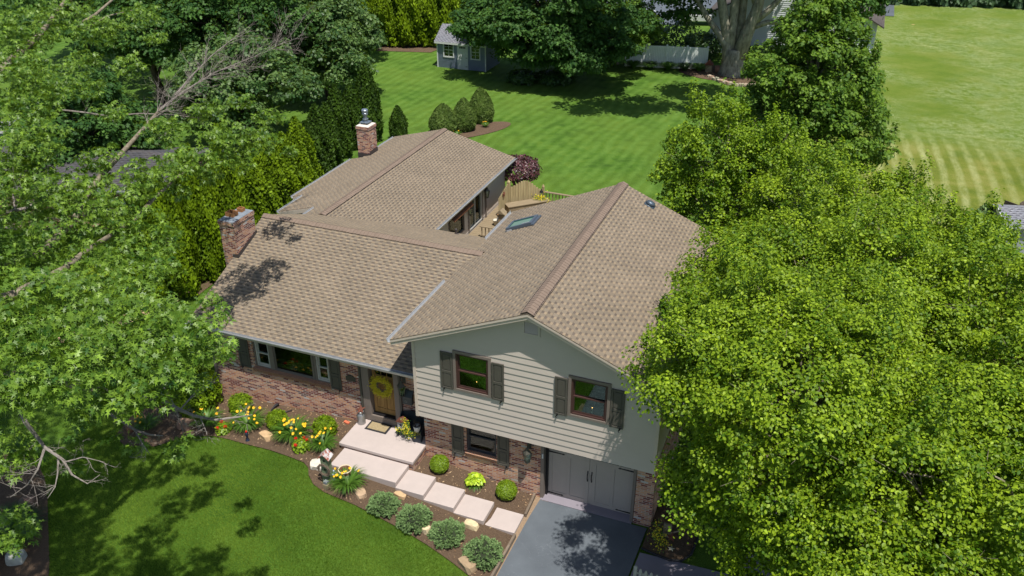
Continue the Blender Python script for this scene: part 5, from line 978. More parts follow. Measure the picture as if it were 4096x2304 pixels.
geranium(-10.85, -1.32, .26, 3, 'red geranium beside the first rock, left of the big daylily', 1); geranium(-7.75, -1.32, .3, 4, 'red geranium in the middle of the bed between two daylilies', 2); geranium(-12.9, .55, .25, 2, 'red geranium in shade at the left corner of the house', 3)
t = thing('hosta', (-2.02, -.42, g(-2.02, -.42)+.04), 'chartreuse hosta growing over a tuft of green grass', 'plant'); 
def hosta(parent, r, h, n, seed):
    rs = np.random.RandomState(seed); a = rs.rand(n)*6.28; q = rs.rand(n); P = np.stack([np.cos(a)*r*.55*q, np.sin(a)*r*.55*q, h*(1-.45*q)], 1); T = np.stack([np.cos(a), np.sin(a), -.25-.3*q], 1); Nn = np.stack([np.cos(a)*.4, np.sin(a)*.4, np.ones(n)], 1)+rs.normal(size=(n, 3))*.15
    leafcloud('leaves', P, Nn, T, rs.uniform(.12, .2, n), 'leaf', LHOS, parent, rs, None, 1.1)
hosta(t, .34, .42, 120, 1); blades(t, .36, .2, 150, .02, LLILY, 7, 'grass_tuft', 1.25)
t = thing('ornamental_grass', (-13.9, -7.4, g(-13.9, -7.4)), 'big mound of fine dark grass in the lower left bed', 'plant'); blades(t, 1.05, .75, 1300, .014, leaf_mat('dark grass', c3(.012, .045, .008), c3(.05, .12, .02), .25, .6), 8)
t = thing('agave_plant', (-13.1, -8.75, g(-13.1, -8.75)), 'blue grey spiky potted plant at the very bottom left corner', 'plant'); m = M(); m.lathe([(.13, 0), (.17, .24), (.19, .24), (.19, .29), (.15, .29), (.14, .24)], n=16); m.build('pot', paint('terracotta', srgb(150, 88, 64), .8, .12), t)
rs = np.random.RandomState(3); a = rs.rand(40)*6.28; leafcloud('leaves', np.tile([[0, 0, .27]], (40, 1)), np.stack([-np.cos(a)*.6, -np.sin(a)*.6, np.ones(40)], 1), np.stack([np.cos(a), np.sin(a), rs.rand(40)*1.3], 1), rs.uniform(.22, .36, 40), 'needle', leaf_mat('agave', c3(.04, .10, .09), c3(.10, .19, .17), .1), t, rs, None, 1.1)
# ---- things standing in the bed
t = thing('birdhouse_post', (-6.12, -2.34, g(-6.12, -2.34)), 'tall green wooden birdhouse box with star holes and a twig wreath', 'birdhouse', rz=.1)
GRN = wood_mat('faded green boards', srgb(98, 112, 84), srgb(136, 146, 116), (25, 25, 2)); m = M(); m.prism([(-.125, .0), (.125, .0), (.125, 1.05), (0, 1.17), (-.125, 1.05)], 'y', -.11, .11); m.build('box', GRN, t, bev=.004)
m = M(); 
for s in (-1, 1): m.add([(0, -.17, 1.215), (0, .17, 1.215), (s*.19, .17, 1.02), (s*.19, -.17, 1.02), (0, -.17, 1.195), (0, .17, 1.195), (s*.19, .17, 1.0), (s*.19, -.17, 1.0)], [(0, 1, 2, 3), (4, 7, 6, 5), (0, 3, 7, 4), (1, 5, 6, 2), (2, 6, 7, 3)])
q = N('rusted tin roof', .6, .3); q.col(q.ramp(q.noise(9, 4, .7), [(.42, srgb(196, 196, 196)), (.55, srgb(146, 84, 66))])); m.build('tin_roof', q.m, t)
for zz in (.94, .60): m = M(); m.star((0, -.115, zz), .065, .003); m.build('star_hole', BLACK, t)
TW = paint('grapevine twigs', srgb(112, 98, 84), .9, .3, 20, .3)
def ring(m_, c, r, n, wob, th, seed, ax=(1, 0, 0), ay=(0, 0, 1)):
    rs = random.Random(seed); ax, ay = Vector(ax), Vector(ay); az = ax.cross(ay)
    for _ in range(n):
        ph = rs.uniform(0, 6.28); rr = r+rs.uniform(-wob, wob); pts = []
        for k in range(29):
            a = ph+6.6*k/28; pts.append(Vector(c)+(ax*math.cos(a)+ay*math.sin(a))*(rr+wob*.5*math.sin(5*a+ph))+az*rs.uniform(-wob, wob)*.7)
        m_.tube(pts, th, 4, False)
m = M(); ring(m, (0, -.16, .62), .19, 14, .035, .006, 2); tw = m.build('twig_wreath', TW); tw.location = t.location; tag(tw, 'ring of grey twigs hung on the green birdhouse box', 'wreath')
t = thing('stacked_ornaments', (-6.0, -2.62, g(-6., -2.62)+.04), 'small stack of grey wooden blocks at the base of the birdhouse box', 'ornament'); m = M(); m.box(-.09, .09, -.08, .08, 0, .2); m.build('block', WOODG, t, bev=.008); m = M(); m.box(-.07, .06, -.06, .06, .2, .3); m.build('top_block', paint('weathered grey', srgb(120, 124, 128), .7, .2), t, bev=.008)
t = thing('barrel_pot', (-5.72, -1.98, g(-5.72, -1.98)+.03), 'open brown pot with a cream rim behind the birdhouse daylily', 'pot'); m = M(); m.lathe([(.17, 0), (.2, .18), (.2, .34), (.17, .34), (.16, .1), (.02, .08)], n=20); m.build('body', paint('brown pot', srgb(96, 62, 44), .6, .15), t, smooth=True); m = M(); m.tube([(.2*math.cos(k*.3307), .2*math.sin(k*.3307), .345) for k in range(20)], .018, 6); m.build('rim', paint('cream rim', srgb(206, 190, 160), .6), t)
t = thing('small_lantern', (-5.98, -2.2, g(-5.98, -2.2)+.3), 'little pale blue metal lantern leaning beside the birdhouse box', 'lantern'); m = M(); m.box(-.05, .05, -.05, .05, -.3, .0); m.lathe([(.1, 0), (.03, .08), (.03, .12)], n=4); m.build('body', paint('pale blue metal', srgb(170, 184, 196), .5, .1), t, bev=.004)
t = thing('garden_ornament', (-9.75, -1.5, g(-9.75, -1.5)+.03), 'small dark garden figure with a red top at the edge of the lawn', 'ornament'); m = M(); m.lathe([(.08, 0), (.07, .03), (.025, .06), (.03, .16), (.055, .22), (.05, .3), (.02, .34)], n=12); m.build('body', paint('dark blue glaze', srgb(34, 44, 60), .3, .2), t, smooth=True); m = M(); m.lathe([(.01, .34), (.035, .36), (.03, .4), (.005, .42)], n=10); m.build('top', RED, t)
m = M(); m.tube([(-9.93, .48, .56), (-9.92, .42, .62), (-9.96, .3, .6), (-9.95, .12, .57), (-9.8, .0, .57), (-9.6, .05, .58), (-9.4, .2, .6), (-9.25, .35, .61)], [.055, .05, .035, .025, .022, .02, .018, .015], 8); tag(m.build('drain_hose', paint('black corrugated plastic', srgb(46, 46, 50), .5, .2, 40), smooth=True), 'black curved drain hose lying against the living room wall', 'hose')
def crock(x, y, r, h, c, lab, gname='garden_pot'):
    t_ = thing(gname, (x, y, g(x, y)+.03), lab, 'pot'); m_ = M(); m_.lathe([(r*.9, 0), (r, h*.3), (r, h), (r*.88, h), (r*.86, h*.15), (.01, h*.13)], n=20); m_.build('body', paint('pot %d %d %d' % c, srgb(*c), .5, .1), t_, smooth=True); m_ = M(); m_.tube([(r*math.cos(k*.3307), r*math.sin(k*.3307), h) for k in range(20)], .014, 6); m_.build('rim', paint('pot %d %d %d' % c, srgb(*c), .5, .1), t_)
crock(-13.1, -.75, .2, .4, (176, 170, 160), 'open stoneware crock beside the corner evergreen'); crock(-13.55, -.15, .19, .36, (96, 104, 112), 'dark grey planter behind the stoneware crock'); crock(-14.1, -.7, .2, .35, (70, 84, 98), 'blue grey planter left of the crock, in oak shade'); crock(-14.0, -2.25, .16, .25, (120, 84, 66), 'clay pot in the shaded left end of the bed')
# ---- porch things
def on(o, z=.92): return o
t = thing('door_mat', (-5.775, .24, .922), 'tan coir doormat with a black border on the porch', 'doormat'); m = M(); m.box(-.4, .4, -.235, .235, 0, .012); m.build('border', paint('black rubber', srgb(44, 44, 46), .8, .1), t, bev=.004); m = M(); m.box(-.33, .33, -.17, .18, .012, .026); m.build('coir', paint('coir', srgb(152, 136, 104), .95, .35, 30, .6, fine=180), t)
t = thing('milk_can', (-6.42, .26, .92), 'galvanised milk can on the porch left of the door', 'milk can'); m = M(); m.lathe([(.135, 0), (.14, .02), (.14, .34), (.125, .38), (.095, .41), (.09, .46), (.12, .48), (.12, .49), (.08, .49)], n=20); m.build('body', paint('zinc', srgb(158, 158, 156), .35, .15, 6, metal=.7), t, smooth=True)
for s in (-1, 1): m = M(); m.tube([(s*.1, 0, .40), (s*.16, 0, .42), (s*.16, 0, .47), (s*.11, 0, .475)], .008, 5); m.build('handle', BLACK, t)
m = M(); m.star((0, 0, .0), .2, .05, 'z', .3); o = m.build('metal_star', RUST); o.location = (-6.42, .26, 1.47); o.rotation_euler = (.35, -.2, 0); tag(o, 'rusty barn star resting on the mouth of the milk can', 'star')
t = thing('porch_bench', (-4.54, .26, .92), 'dark painted wooden bench with a high back on the porch', 'bench'); BK = wood_mat('black bench paint', srgb(30, 36, 44), srgb(48, 54, 60), (3, 3, 20), .5)
for s in (-.42, .42): m = M(); m.prism([(-.2, 0), (-.14, 0), (0, .12), (.12, 0), (.24, 0), (.24, .72), (.16, .78), (.06, .66), (.0, .5), (-.2, .42)], 'x', s-.015, s+.015); m.build('side_panel', BK, t, bev=.003)
m = M(); m.box(-.405, .405, -.19, .2, .35, .38); m.build('seat', BK, t, bev=.004)
m = M(); m.prism([(-.405, .12), (.405, .12), (.405, .72), (.25, .74), (.12, .82), (-.12, .84), (-.25, .80), (-.405, .74)], 'y', .205, .228); m.build('backrest', BK, t, bev=.004)
m = M(); m.star((-4.38, .44, 1.66), .11, .03, tilt=.2); tag(m.build('metal_star', RUST), 'rusty star leaning on the back of the porch bench', 'star')
t = thing('picket_birdhouse', (-4.82, .15, 1.30), 'white picket birdhouse with rusty roof on the left of the bench', 'birdhouse'); m = M(); m.prism([(-.1, 0), (.1, 0), (.1, .24), (0, .3), (-.1, .24)], 'y', -.08, .08); m.build('box', paint('chalky white', srgb(176, 174, 176), .8, .2, 12), t)
for k in range(5): m = M(); m.box(-.11+k*.048, -.11+k*.048+.035, -.1, -.088, -.06+.01*(k % 2), .22); m.build('picket', paint('chalky white', srgb(176, 174, 176), .8, .2, 12), t)
m = M(); m.add([(0, -.13, .35), (0, .12, .35), (.16, .12, .24), (.16, -.13, .24), (-.16, -.13, .24), (-.16, .12, .24)], [(0, 3, 2, 1), (0, 1, 5, 4), (0, 4, 3)]); m.build('roof', RUST, t); m = M(); m.star((0, -.105, .13), .07, .004); m.build('star_hole', BLACK, t)
t = thing('flower_pot', (-4.27, .13, 1.30), 'white pot with dark twigs on the right of the bench', 'pot'); m = M(); m.lathe([(.09, 0), (.12, .18), (.125, .2), (.11, .2), (.1, .16)], n=18); m.build('pot', WHITE, t, smooth=True); m = M(); ring(m, (0, 0, .24), .11, 6, .02, .006, 4, ay=(0, 1, 0)); rs = random.Random(2)
for k in range(16): a = rs.uniform(0, 6.28); m.tube([(.05*math.cos(a), .05*math.sin(a), .18), (.12*math.cos(a), .1*math.sin(a), rs.uniform(.34, .5))], .005, 4)
m.build('twigs', paint('dark twigs', srgb(64, 56, 50), .9), t)
def sprig(name, loc, pts, n, sz, lab, mat, seed, spread=.09, cat='flowers'):
    t_ = thing(name, loc, lab, cat); rs = np.random.RandomState(seed); pts = np.array(pts, float); c = pts[rs.randint(len(pts), size=n)]+rs.normal(size=(n, 3))*spread; m_ = M()
    for q in c[:n//2]: petals(m_, tuple(q), sz, 4, .01, tuple(rs.normal(size=3)+np.array([0, -.8, .6])))
    m_.build('blossoms', mat, t_); leafcloud('leaves', c[n//2:], rs.normal(size=(n-n//2, 3))+np.array([0, -.5, .6]), rs.normal(size=(n-n//2, 3)), .05, 'leaf', LLILY, t_, rs); return t_
sprig('forsythia_garland', (-4.55, .02, 1.3), [(-.35, 0, -.02), (-.12, -.05, .0), (0, -.05, .05), (.06, -.1, -.1), (.3, -.08, .0), (-.1, .05, .3), (-.05, .02, .2)], 420, .022, 'yellow flower garland trailing over the bench seat', YELL, 4, .06)
t = thing('door_wreath', (-5.70, .585, 2.40), 'round wreath of small yellow flowers on the front door', 'wreath'); rs = np.random.RandomState(8); n = 1500; a = rs.rand(n)*6.28; rr = .30+rs.normal(size=n)*.062; q = np.stack([np.cos(a)*rr, -.05-.06*rs.rand(n), np.sin(a)*rr], 1); m = M()
for p in q: petals(m, tuple(p), .024, 4, .01, tuple(rs.normal(size=3)*.7+np.array([0, -1, .4])))
m.build('blossoms', paint('wreath yellow', (.56, .47, .02, 1), .6, .15, 40), t); m = M(); ring(m, (0, -.03, 0), .2, 16, .04, .007, 6); m.build('vine_ring', TW, t)
# ---- bottom right bed and picket fence
BB = [(3.47, .0), (3.47, -1.0), (4.3, -1.12), (4.62, -1.02), (4.82, -.7), (4.9, .2), (4.9, 1.), (3.55, 1.)]
sheet('mulch_bed', BB, .075, MULCH); m = M(); pts = [(3.46, -.98), (3.9, -1.08), (4.3, -1.14), (4.64, -1.05), (4.85, -.72), (4.93, .2), (4.93, 1.)]; m.tube([(x, y, .07) for x, y in pts], .035, 6); tag(m.build('bed_edging', paint('black rubber', srgb(44, 44, 46), .8, .1)), 'black rounded edging around the little bed by the garage', 'edging')
sprig('yellow_shrub', (3.85, -.62, .3), [(0, 0, 0), (.12, -.15, -.05), (-.05, .2, .1), (.1, .05, -.1)], 300, .03, 'yellow flowered little shrub in the bed by the garage corner', YELL, 9, .13, 'shrub')
m = M(); m.star((0, 0, 0), .17, .05); o = m.build('metal_star', RUST); o.location = (4.22, -.5, .32); o.rotation_euler = (-.5, .2, .3); tag(o, 'rusty star propped in the little bed by the garage corner', 'star')
m = M(); m.star((0, 0, 0), .12, .03, 'z'); o = m.build('starfish_ornament', paint('pale stone', srgb(180, 172, 150), .9, .1)); o.location = (4.28, -.75, .13); tag(o, 'small pale starfish shape lying on mulch below the rusty star', 'ornament')
t = thing('wood_ornament', (4.05, -.28, .08), 'weathered grey board ornament standing behind the rusty star', 'ornament'); m = M(); m.box(-.12, .12, -.03, .03, 0, .5); m.build('board', WOODG, t); m = M(); m.tube([(-.1, -.06, .1), (.35, -.08, .42)], .02, 6); m.build('stick', WOODG, t)
t = thing('picket_fence', (3.7, -2.45, g(3.7, -2.45)), 'grey white picket fence at the bottom edge of the photo', 'fence'); PW = wood_mat('weathered white pickets', srgb(150, 148, 138), srgb(186, 184, 172), (25, 25, 3))
for k in range(16):
    x = .02+k*.15; zt = .86-.012*k; m = M(); m.prism([(x, .02), (x+.075, .02), (x+.075, zt-.06), (x+.055, zt-.015), (x+.0375, zt), (x+.02, zt-.015), (x, zt-.06)], 'y', -.02, .0); m.build('picket', PW, t)
for zz in (.22, .62): m = M(); m.box(-.1, 2.4, 0.002, .04, zz, zz+.07); m.build('rail', PW, t)
m = M(); m.box(-.13, -.04, -.03, .06, -.1, .84); m.lathe([(.06, .84), (.04, .88), (.01, .9)], (-.085, .015, 0), 8); m.build('post', PW, t)
# ---- back court: deck, fence, things
DZ = .92; t = thing('deck', (-7, 15.5, .5), 'grey wooden deck between the rear wing and the main roof', 'deck'); m = M()
for k in range(44): yy = -4.2+k*.205; m.box(-2.05, 1.6, yy, yy+.195, DZ-.54, DZ-.5)
m.build('boards', WOODG, t); m = M(); m.box(-2.0, 1.55, -4.1, 4.7, .0, DZ-.545); m.build('skirt', WOODG, t)
def pfence(pts, h, lab, name='wooden_fence', w=.14, seed=1):
    p0 = Vector(pts[0]); t_ = thing(name, (p0.x, p0.y, DZ), lab, 'fence'); rs = random.Random(seed); P_ = [Vector(p)-p0 for p in pts]
    L_ = sum((b-a).length for a, b in zip(P_, P_[1:])); n = int(L_/w)
    a, b = P_[0], P_[-1]; d = (b-a).normalized(); nn = Vector((-d.y, d.x))
    for k in range(n):
        q = a+d*(k+.5)*w; hh = h(k/(n-1)); m_ = M(); m_.T = Matrix.Translation((q.x, q.y, 0)) @ Matrix.Rotation(math.atan2(d.y, d.x), 4, 'Z'); e = w/2-.006
        m_.prism([(-e, -.3), (e, -.3), (e, hh-.03), (e*.6, hh), (-e*.6, hh), (-e, hh-.03)], 'y', -.01, .01); m_.build('board', WOODL, t_)
    m_ = M(); m_.T = Matrix.Rotation(math.atan2(d.y, d.x), 4, 'Z'); m_.box(0, L_, .012, .05, .2, .28); m_.build('rail', WOODL, t_); return t_
pfence([(-8.44, 17.35), (-8.44, 18.62)], lambda u: 1.02+.32*u, 'short pine fence with a star beside the sliding door', seed=2); pfence([(-8.36, 18.78), (-7.12, 19.95)], lambda u: 1.22-.25*math.cos(u*6.28)*.4-.35*u*u+.1*math.sin(u*3.14), 'curved top pine privacy fence in front of the purple tree')
def post(x, y, h, lab, w=.12, gr='fence posts on the deck'):
    t_ = thing('fence_post', (x, y, DZ-.3), lab, 'post', gr); m_ = M(); m_.box(-w/2, w/2, -w/2, w/2, 0, h+.3); m_.build('shaft', WOODL, t_); m_ = M(); m_.lathe([(w*.5, h+.3), (w*.7, h+.32), (w*.3, h+.4), (.01, h+.44)], n=4); m_.build('finial', WOODL, t_)
post(-8.44, 18.72, 1.38, 'tall pine post where the two deck fences meet', .15); post(-7.03, 20.02, .85, 'pine post between the curved fence and the deck railing')
def railing(x0, y0, x1, y1, lab, n):
    t_ = thing('deck_railing', (x0, y0, DZ), lab, 'railing', 'brown deck railings'); d = Vector((x1-x0, y1-y0, 0)); L_ = d.length; A = Matrix.Rotation(math.atan2(d.y, d.x), 4, 'Z')
    m_ = M(); m_.T = A; m_.box(0, L_, -.07, .07, .56, .60); m_.build('top_rail', WOODG, t_); m_ = M(); m_.T = A; m_.box(0, L_, -.02, .02, .08, .13); m_.build('bottom_rail', WOODG, t_)
    for k in range(n): m_ = M(); m_.T = A; q = L_*(k+.5)/n; m_.box(q-.02, q+.02, -.02, .02, .13, .56); m_.build('baluster', WOODG, t_)
railing(-6.95, 20.02, -4.6, 19.96, 'brown deck railing at the lawn side of the deck', 13); railing(-8.4, 14.9, -6.4, 14.92, 'brown deck railing in front of the shaded window', 11)
t = thing('deck_bench', (-7.35, 19.0, DZ), 'long grey wooden box bench in front of the curved fence', 'bench', rz=.756); m = M(); m.box(-1.3, .9, -.28, .22, 0, .36); m.build('box', WOODG, t); m = M(); m.box(-1.34, .94, -.32, .26, .362, .40); m.build('seat', WOODG, t, bev=.005)
m = M(); m.star((-8.40, 17.95, 1.95), .22, .06, 'x'); tag(m.build('metal_star', RUST), 'dark barn star hung on the short pine fence by the sliding door', 'star')
t = thing('court_birdhouse', (-7.86, 16.3, DZ), 'grey birdhouse on a stand beside the sliding door', 'birdhouse'); m = M(); m.box(-.12, .12, -.12, .12, .3, .78); m.box(-.03, .03, -.03, .03, 0, .3); m.build('box', WOODG, t); m = M(); m.add([(0, -.2, .98), (0, .2, .98), (.22, .2, .78), (.22, -.2, .78), (-.22, .2, .78), (-.22, -.2, .78)], [(0, 3, 2, 1), (0, 1, 4, 5), (0, 5, 3), (1, 2, 4)]); m.build('roof', WOODG, t)
def dpot(x, y, r, h, c, lab, tilt=0.):
    t_ = thing('deck_pot', (x, y, DZ), lab, 'pot', 'pots on the deck'); m_ = M(); m_.T = Matrix.Translation((0, 0, r if tilt else 0)) @ Matrix.Rotation(tilt, 4, 'Y'); m_.lathe([(r*.7, 0), (r, h), (r*1.08, h), (r*.9, h+.01), (r*.6, h*.3)], n=16); m_.build('body', paint('dpot %d %d %d' % c, srgb(*c), .7, .12), t_, smooth=True)
dpot(-8.28, 16.75, .15, .3, (160, 166, 170), 'grey bucket lying on its side by the sliding door', 1.2); dpot(-8.2, 16.45, .17, .28, (190, 184, 168), 'cream pot below the tipped grey bucket'); dpot(-7.3, 19.2, .12, .2, (90, 96, 104), 'wire basket pot on the deck by the yellow flowers')
m = M(); m.star((-8.1, 16.6, 1.42), .13, .04, 'y', .3); tag(m.build('starfish_ornament', paint('orange starfish', srgb(206, 156, 110), .8, .1)), 'orange starfish ornament between the pots by the sliding door', 'ornament')
sprig('yellow_planter', (-6.95, 19.3, 1.36), [(0, 0, 0), (.25, .1, 0), (-.2, 0, 0), (.1, .2, .02)], 420, .035, 'mound of yellow flowers on the deck bench', YELL, 12, .11); sprig('yellow_planter', (-8.1, 13.2, 1.3), [(0, 0, 0), (.2, .1, 0), (-.2, -.1, 0)], 260, .03, 'low yellow and green planter below the shaded window', YELL, 13, .1)
t = thing('garden_lantern', (-6.98, 19.62, 1.32), 'dark metal candle lantern beside the yellow flowers on the deck bench', 'lantern'); m = M(); m.lathe([(.12, 0), (.12, .03)], n=4); m.lathe([(.13, .3), (.06, .4), (.02, .44), (.03, .47), (.01, .5)], n=4)
for k in range(4): a = k*math.pi/2; m.tube([(.1*math.cos(a), .1*math.sin(a), .02), (.1*math.cos(a), .1*math.sin(a), .3)], .01, 4)
m.build('frame', BLACK, t); m = M(); m.lathe([(.03, .03), (.03, .15)], n=10); m.build('candle', WHITE, t)
# ---- purple leaf tree
t = thing('purple_plum', (-8.75, 20.95, .5), 'purple leaved ornamental tree with a clipped dome crown and dark stems', 'tree'); dome(t, 1.16, .72, 3600, .13, 'leaf', LPLUM, 20, dep=.35, zb=1.25, wid=.8, bumps=.04, name='crown'); m = M(); rs = random.Random(6)
for k in range(9): a = k*.72; q = .75*rs.uniform(.5, 1.1); m.tube([(.1*math.cos(a), .1*math.sin(a), -.05), (.22*math.cos(a)+rs.uniform(-.06, .06), .22*math.sin(a), .6), (q*.7*math.cos(a), q*.7*math.sin(a), 1.15), (q*math.cos(a), q*math.sin(a), 1.6)], [.06, .05, .04, .02], 6)
m.build('trunk', paint('dark plum bark', srgb(46, 36, 34), .8, .2), t)
# ---- clipped yew cones
YG = 'clipped yew cones in the back lawn bed'
for i, (x, y, h, r, lab) in enumerate([(-17.1, 29.2, 1.9, .95, 'clipped yew cone half hidden by the rear wing ridge'), (-16.1, 30.2, 2.1, .8, 'middle clipped yew cone'), (-15.75, 32.2, 2.3, .88, 'clipped yew cone farthest from the house, nearest the shed')]):
    t = thing('yew_cone', (x, y, g(x, y)), lab, 'topiary', YG); conifer(t, h, r, 8500, .085, LYEW, 40+i, prof=[(0, .72), (.12, .93), (.3, 1), (.5, .9), (.7, .68), (.86, .42), (.96, .18), (1, .04)], lump=.03, tpl='tri'); stem(t, .5, .07)
t = daylily(-15.0, 31.2, .35, 3, 'little daylily between the yew cones', 31, .35, 90); t['group'] = 'small daylilies by the yew cones'; t = daylily(-16.0, 28.9, .35, 2, 'little daylily beside the front yew cone', 32, .35, 90); t['group'] = 'small daylilies by the yew cones'
# ---- blue shed
sh = thing('garden_shed', (-24.6, 43.94, .58), 'blue grey sided garden shed with white door, two windows and grey roof', 'shed')
BLU = N('blue grey vinyl siding', .55, .3); _s = BLU.sep(BLU.coord('UV')); fr = BLU.math('FRACT', BLU.math('DIVIDE', _s[1], .105)); BLU.col(BLU.mix(BLU.noise(2., 3), srgb(116, 126, 146), srgb(132, 142, 162))); BLU.bump(fr, 1., .03); BLU = BLU.m
WSH = paint('white trim', (.6, .62, .6, 1), .5, .04); SWN = [(.62, 1.42, .95, 2.0), (3.02, 3.72, .95, 2.0)]
m = M(); z = 0.
while z < 2.2:
    z1 = min(2.22, z+.105); cur = 0.
    for o in SWN:
        if o[2] < z+.05 < o[3]: m.quad((cur, -.018, z), (o[0], -.018, z), (o[0], 0, z1), (cur, 0, z1)); cur = o[1]
    m.quad((cur, -.018, z), (4.25, -.018, z), (4.25, 0, z1), (cur, 0, z1)); z = z1
m.box(0, .08, .02, 2.9, 0, 2.2); m.box(4.17, 4.25, .02, 2.9, 0, 2.2); m.box(0.08, 4.17, 2.82, 2.9, 0, 2.2); m.prism([(0, 2.2), (2.9, 2.2), (1.45, 3.1)], 'x', 0, .05); m.prism([(0, 2.2), (2.9, 2.2), (1.45, 3.1)], 'x', 4.2, 4.25); m.build('wall', BLU, sh)
slope(sh, 'roof', (-.15, -.22, 2.12), (4.4, -.22, 2.12), (-.15, 1.45, 3.18), (4.4, 1.45, 3.18), SHINGG, .04); slope(sh, 'roof', (4.4, 3.12, 2.12), (-.15, 3.12, 2.12), (4.4, 1.45, 3.18), (-.15, 1.45, 3.18), SHINGG, .04)
m = M(); m.box(-.14, 4.39, -.24, -.20, 1.96, 2.1); m.build('fascia', WSH, sh); m = M(); m.box(-.03, .06, -.04, -.005, 0, 2.1); m.build('corner_board', WSH, sh); m = M(); m.box(4.19, 4.28, -.04, -.005, 0, 2.1); m.build('corner_board', WSH, sh)
for a, b, c, d in SWN:
    m = M(); frame(m, a-.08, b+.08, c-.08, d+.08, -.06, -.01, .09); w = m.build('window', WSH, sh); m = M(); m.box(a, b, -.02, .0, (c+d)/2-.02, (c+d)/2+.02); m.box((a+b)/2-.012, (a+b)/2+.012, -.02, 0, c, d); m.box(a, b, -.018, -.002, c+.26, c+.28); m.box(a, b, -.018, -.002, d-.28, d-.26); m.build('muntins', WSH, w); m = M(); m.box(a, b, .02, .025, c, d); m.build('pane', GLASS, w)
    m = M(); room(m, a, b, .06, c, d, .5); m.build('window_recess', ROOM, w)
m = M(); frame(m, 1.78, 2.72, 0, 2.08, -.05, -.0, .09, .03); m.box(1.87, 2.63, -.035, -.01, .03, 1.99); dr = m.build('door', WSH, sh)
m = M(); 
for a, b in ((1.95, 2.2), (2.3, 2.55)):
    for c, d in ((.15, .8), (.9, 1.5)): m.box(a, b, -.045, -.034, c, d)
m.build('door_panel', WSH, dr, bev=.008)
m = M(); 
for k in range(4): m.box(1.98+k*.14, 2.08+k*.14, -.042, -.034, 1.68, 1.82)
m.build('door_lite', paint('dark glass', (.01, .015, .02, 1), .1), dr)
for zz in (.25, .95, 1.9): m = M(); m.box(2.5, 2.68, -.06, -.045, zz, zz+.03); m.build('hinge', BLACK, dr)
m = M(); m.add([(-.9, .5, -.05), (0, .3, .1), (0, 1.5, .1), (-.9, 1.7, -.05), (-.9, .5, -.1), (0, .3, -.1), (0, 1.5, -.1), (-.9, 1.7, -.1)], [(0, 1, 2, 3), (4, 7, 6, 5), (0, 4, 5, 1), (0, 3, 7, 4)]); m.build('ramp', CONC, sh)
# ---- white fence
t = thing('vinyl_fence', (-10.4, 49.65, .6), 'white vinyl privacy fence with capped posts left of the massive grey tree', 'fence', rz=math.atan2(1.2, 6.35)); FW = paint('vinyl white', srgb(206, 212, 206), .5, .03); L_ = 6.46; n = 4
for k in range(n):
    m = M(); x0, x1 = L_*k/n+.06, L_*(k+1)/n-.06; nb = 11
    for j in range(nb): a = x0+(x1-x0)*j/nb; m.box(a+.004, a+(x1-x0)/nb-.004, -.015, .015, .12, 1.66)
    m.build('panel', FW, t); m = M(); m.box(x0, x1, -.03, .03, 1.66, 1.76); m.build('rail', FW, t); m = M(); m.box(x0, x1, -.03, .03, .02, .12); m.build('rail', FW, t)
for k in range(n+1): m = M(); x = L_*k/n; m.box(x-.06, x+.06, -.06, .06, 0, 1.8); m.lathe([(.1, 1.8), (.1, 1.83), (.01, 1.92)], (x, 0, 0), 4); m.build('post', FW, t)
for i, (x, y, lab) in enumerate([(-9.6, 49.2, 'leftmost daylily mound along the white fence'), (-8.3, 49.4, 'second daylily mound from the left along the white fence'), (-6.9, 49.7, 'third daylily mound from the left along the white fence'), (-5.6, 49.95, 'fourth daylily mound along the white fence'), (-4.5, 50.2, 'daylily mound at the right end of the white fence')]):
    t = thing('daylily_mound', (x, y, .6), lab, 'plant', 'dark daylily foliage along the white fence'); blades(t, .75, .8, 420, .035, LDSH if i % 2 else LLILY, 60+i)
for i, (x, y, rx, rz, lab) in enumerate([(-10.5, 53.3, 2.3, 1.6, 'dark hemlock behind the left of the white fence'), (-7.4, 54, 2.6, 1.8, 'dark hemlock behind the middle of the white fence'), (-5.2, 55, 1.6, 1.2, 'dark hemlock by the corner of the white house'), (-.6, 54.5, 1.1, .8, 'small dark shrub right of the massive tree trunk'), (1.4, 55, 1.0, .8, 'small dark shrub by the white house wall behind the maple'), (-12.6, 49.6, 1.2, .8, 'low dark shrub under the broad maple, near the fence'), (-14.2, 43.2, 1.5, .45, 'low dark groundcover shrub under the broad maple'), (-16.6, 42.4, 1.3, .4, 'low dark shrub right of the blue shed')]):
    shrub('dark_shrub', x, y, rx, rz, 2200, .2, 'leaf', LDSH, lab, 'shrub', 70+i, 'dark shrubs in shade at the back', dep=.35, bumps=.07)
t = thing('birdhouse_pole', (-13.4, 49.2, .6), 'small white birdhouse on a brown pole beside the broad maple', 'birdhouse'); m = M(); m.box(-.05, .05, -.05, .05, 0, 1.5); m.build('pole', RUST, t); m = M(); m.prism([(-.15, 1.5), (.15, 1.5), (.15, 1.85), (0, 2.0), (-.15, 1.85)], 'y', -.12, .12); m.build('box', WHITE, t)
t = thing('barn_ornament', (-3.75, 50.3, .63), 'small wooden barn ornament beside the white fence end', 'ornament'); m = M(); m.prism([(-.25, 0), (.25, 0), (.25, .6), (0, .85), (-.25, .6)], 'y', -.2, .2); m.build('box', WOODG, t); m = M(); m.add([(0, -.26, .93), (0, .26, .93), (.34, .26, .58), (.34, -.26, .58), (-.34, .26, .58), (-.34, -.26, .58)], [(0, 3, 2, 1), (0, 1, 4, 5), (0, 5, 3), (1, 2, 4)]); m.build('roof', RUST, t)
crock(-3.0, 50.4, .28, .45, (150, 110, 90), 'clay pot left of the massive tree trunk')
rs = random.Random(4)
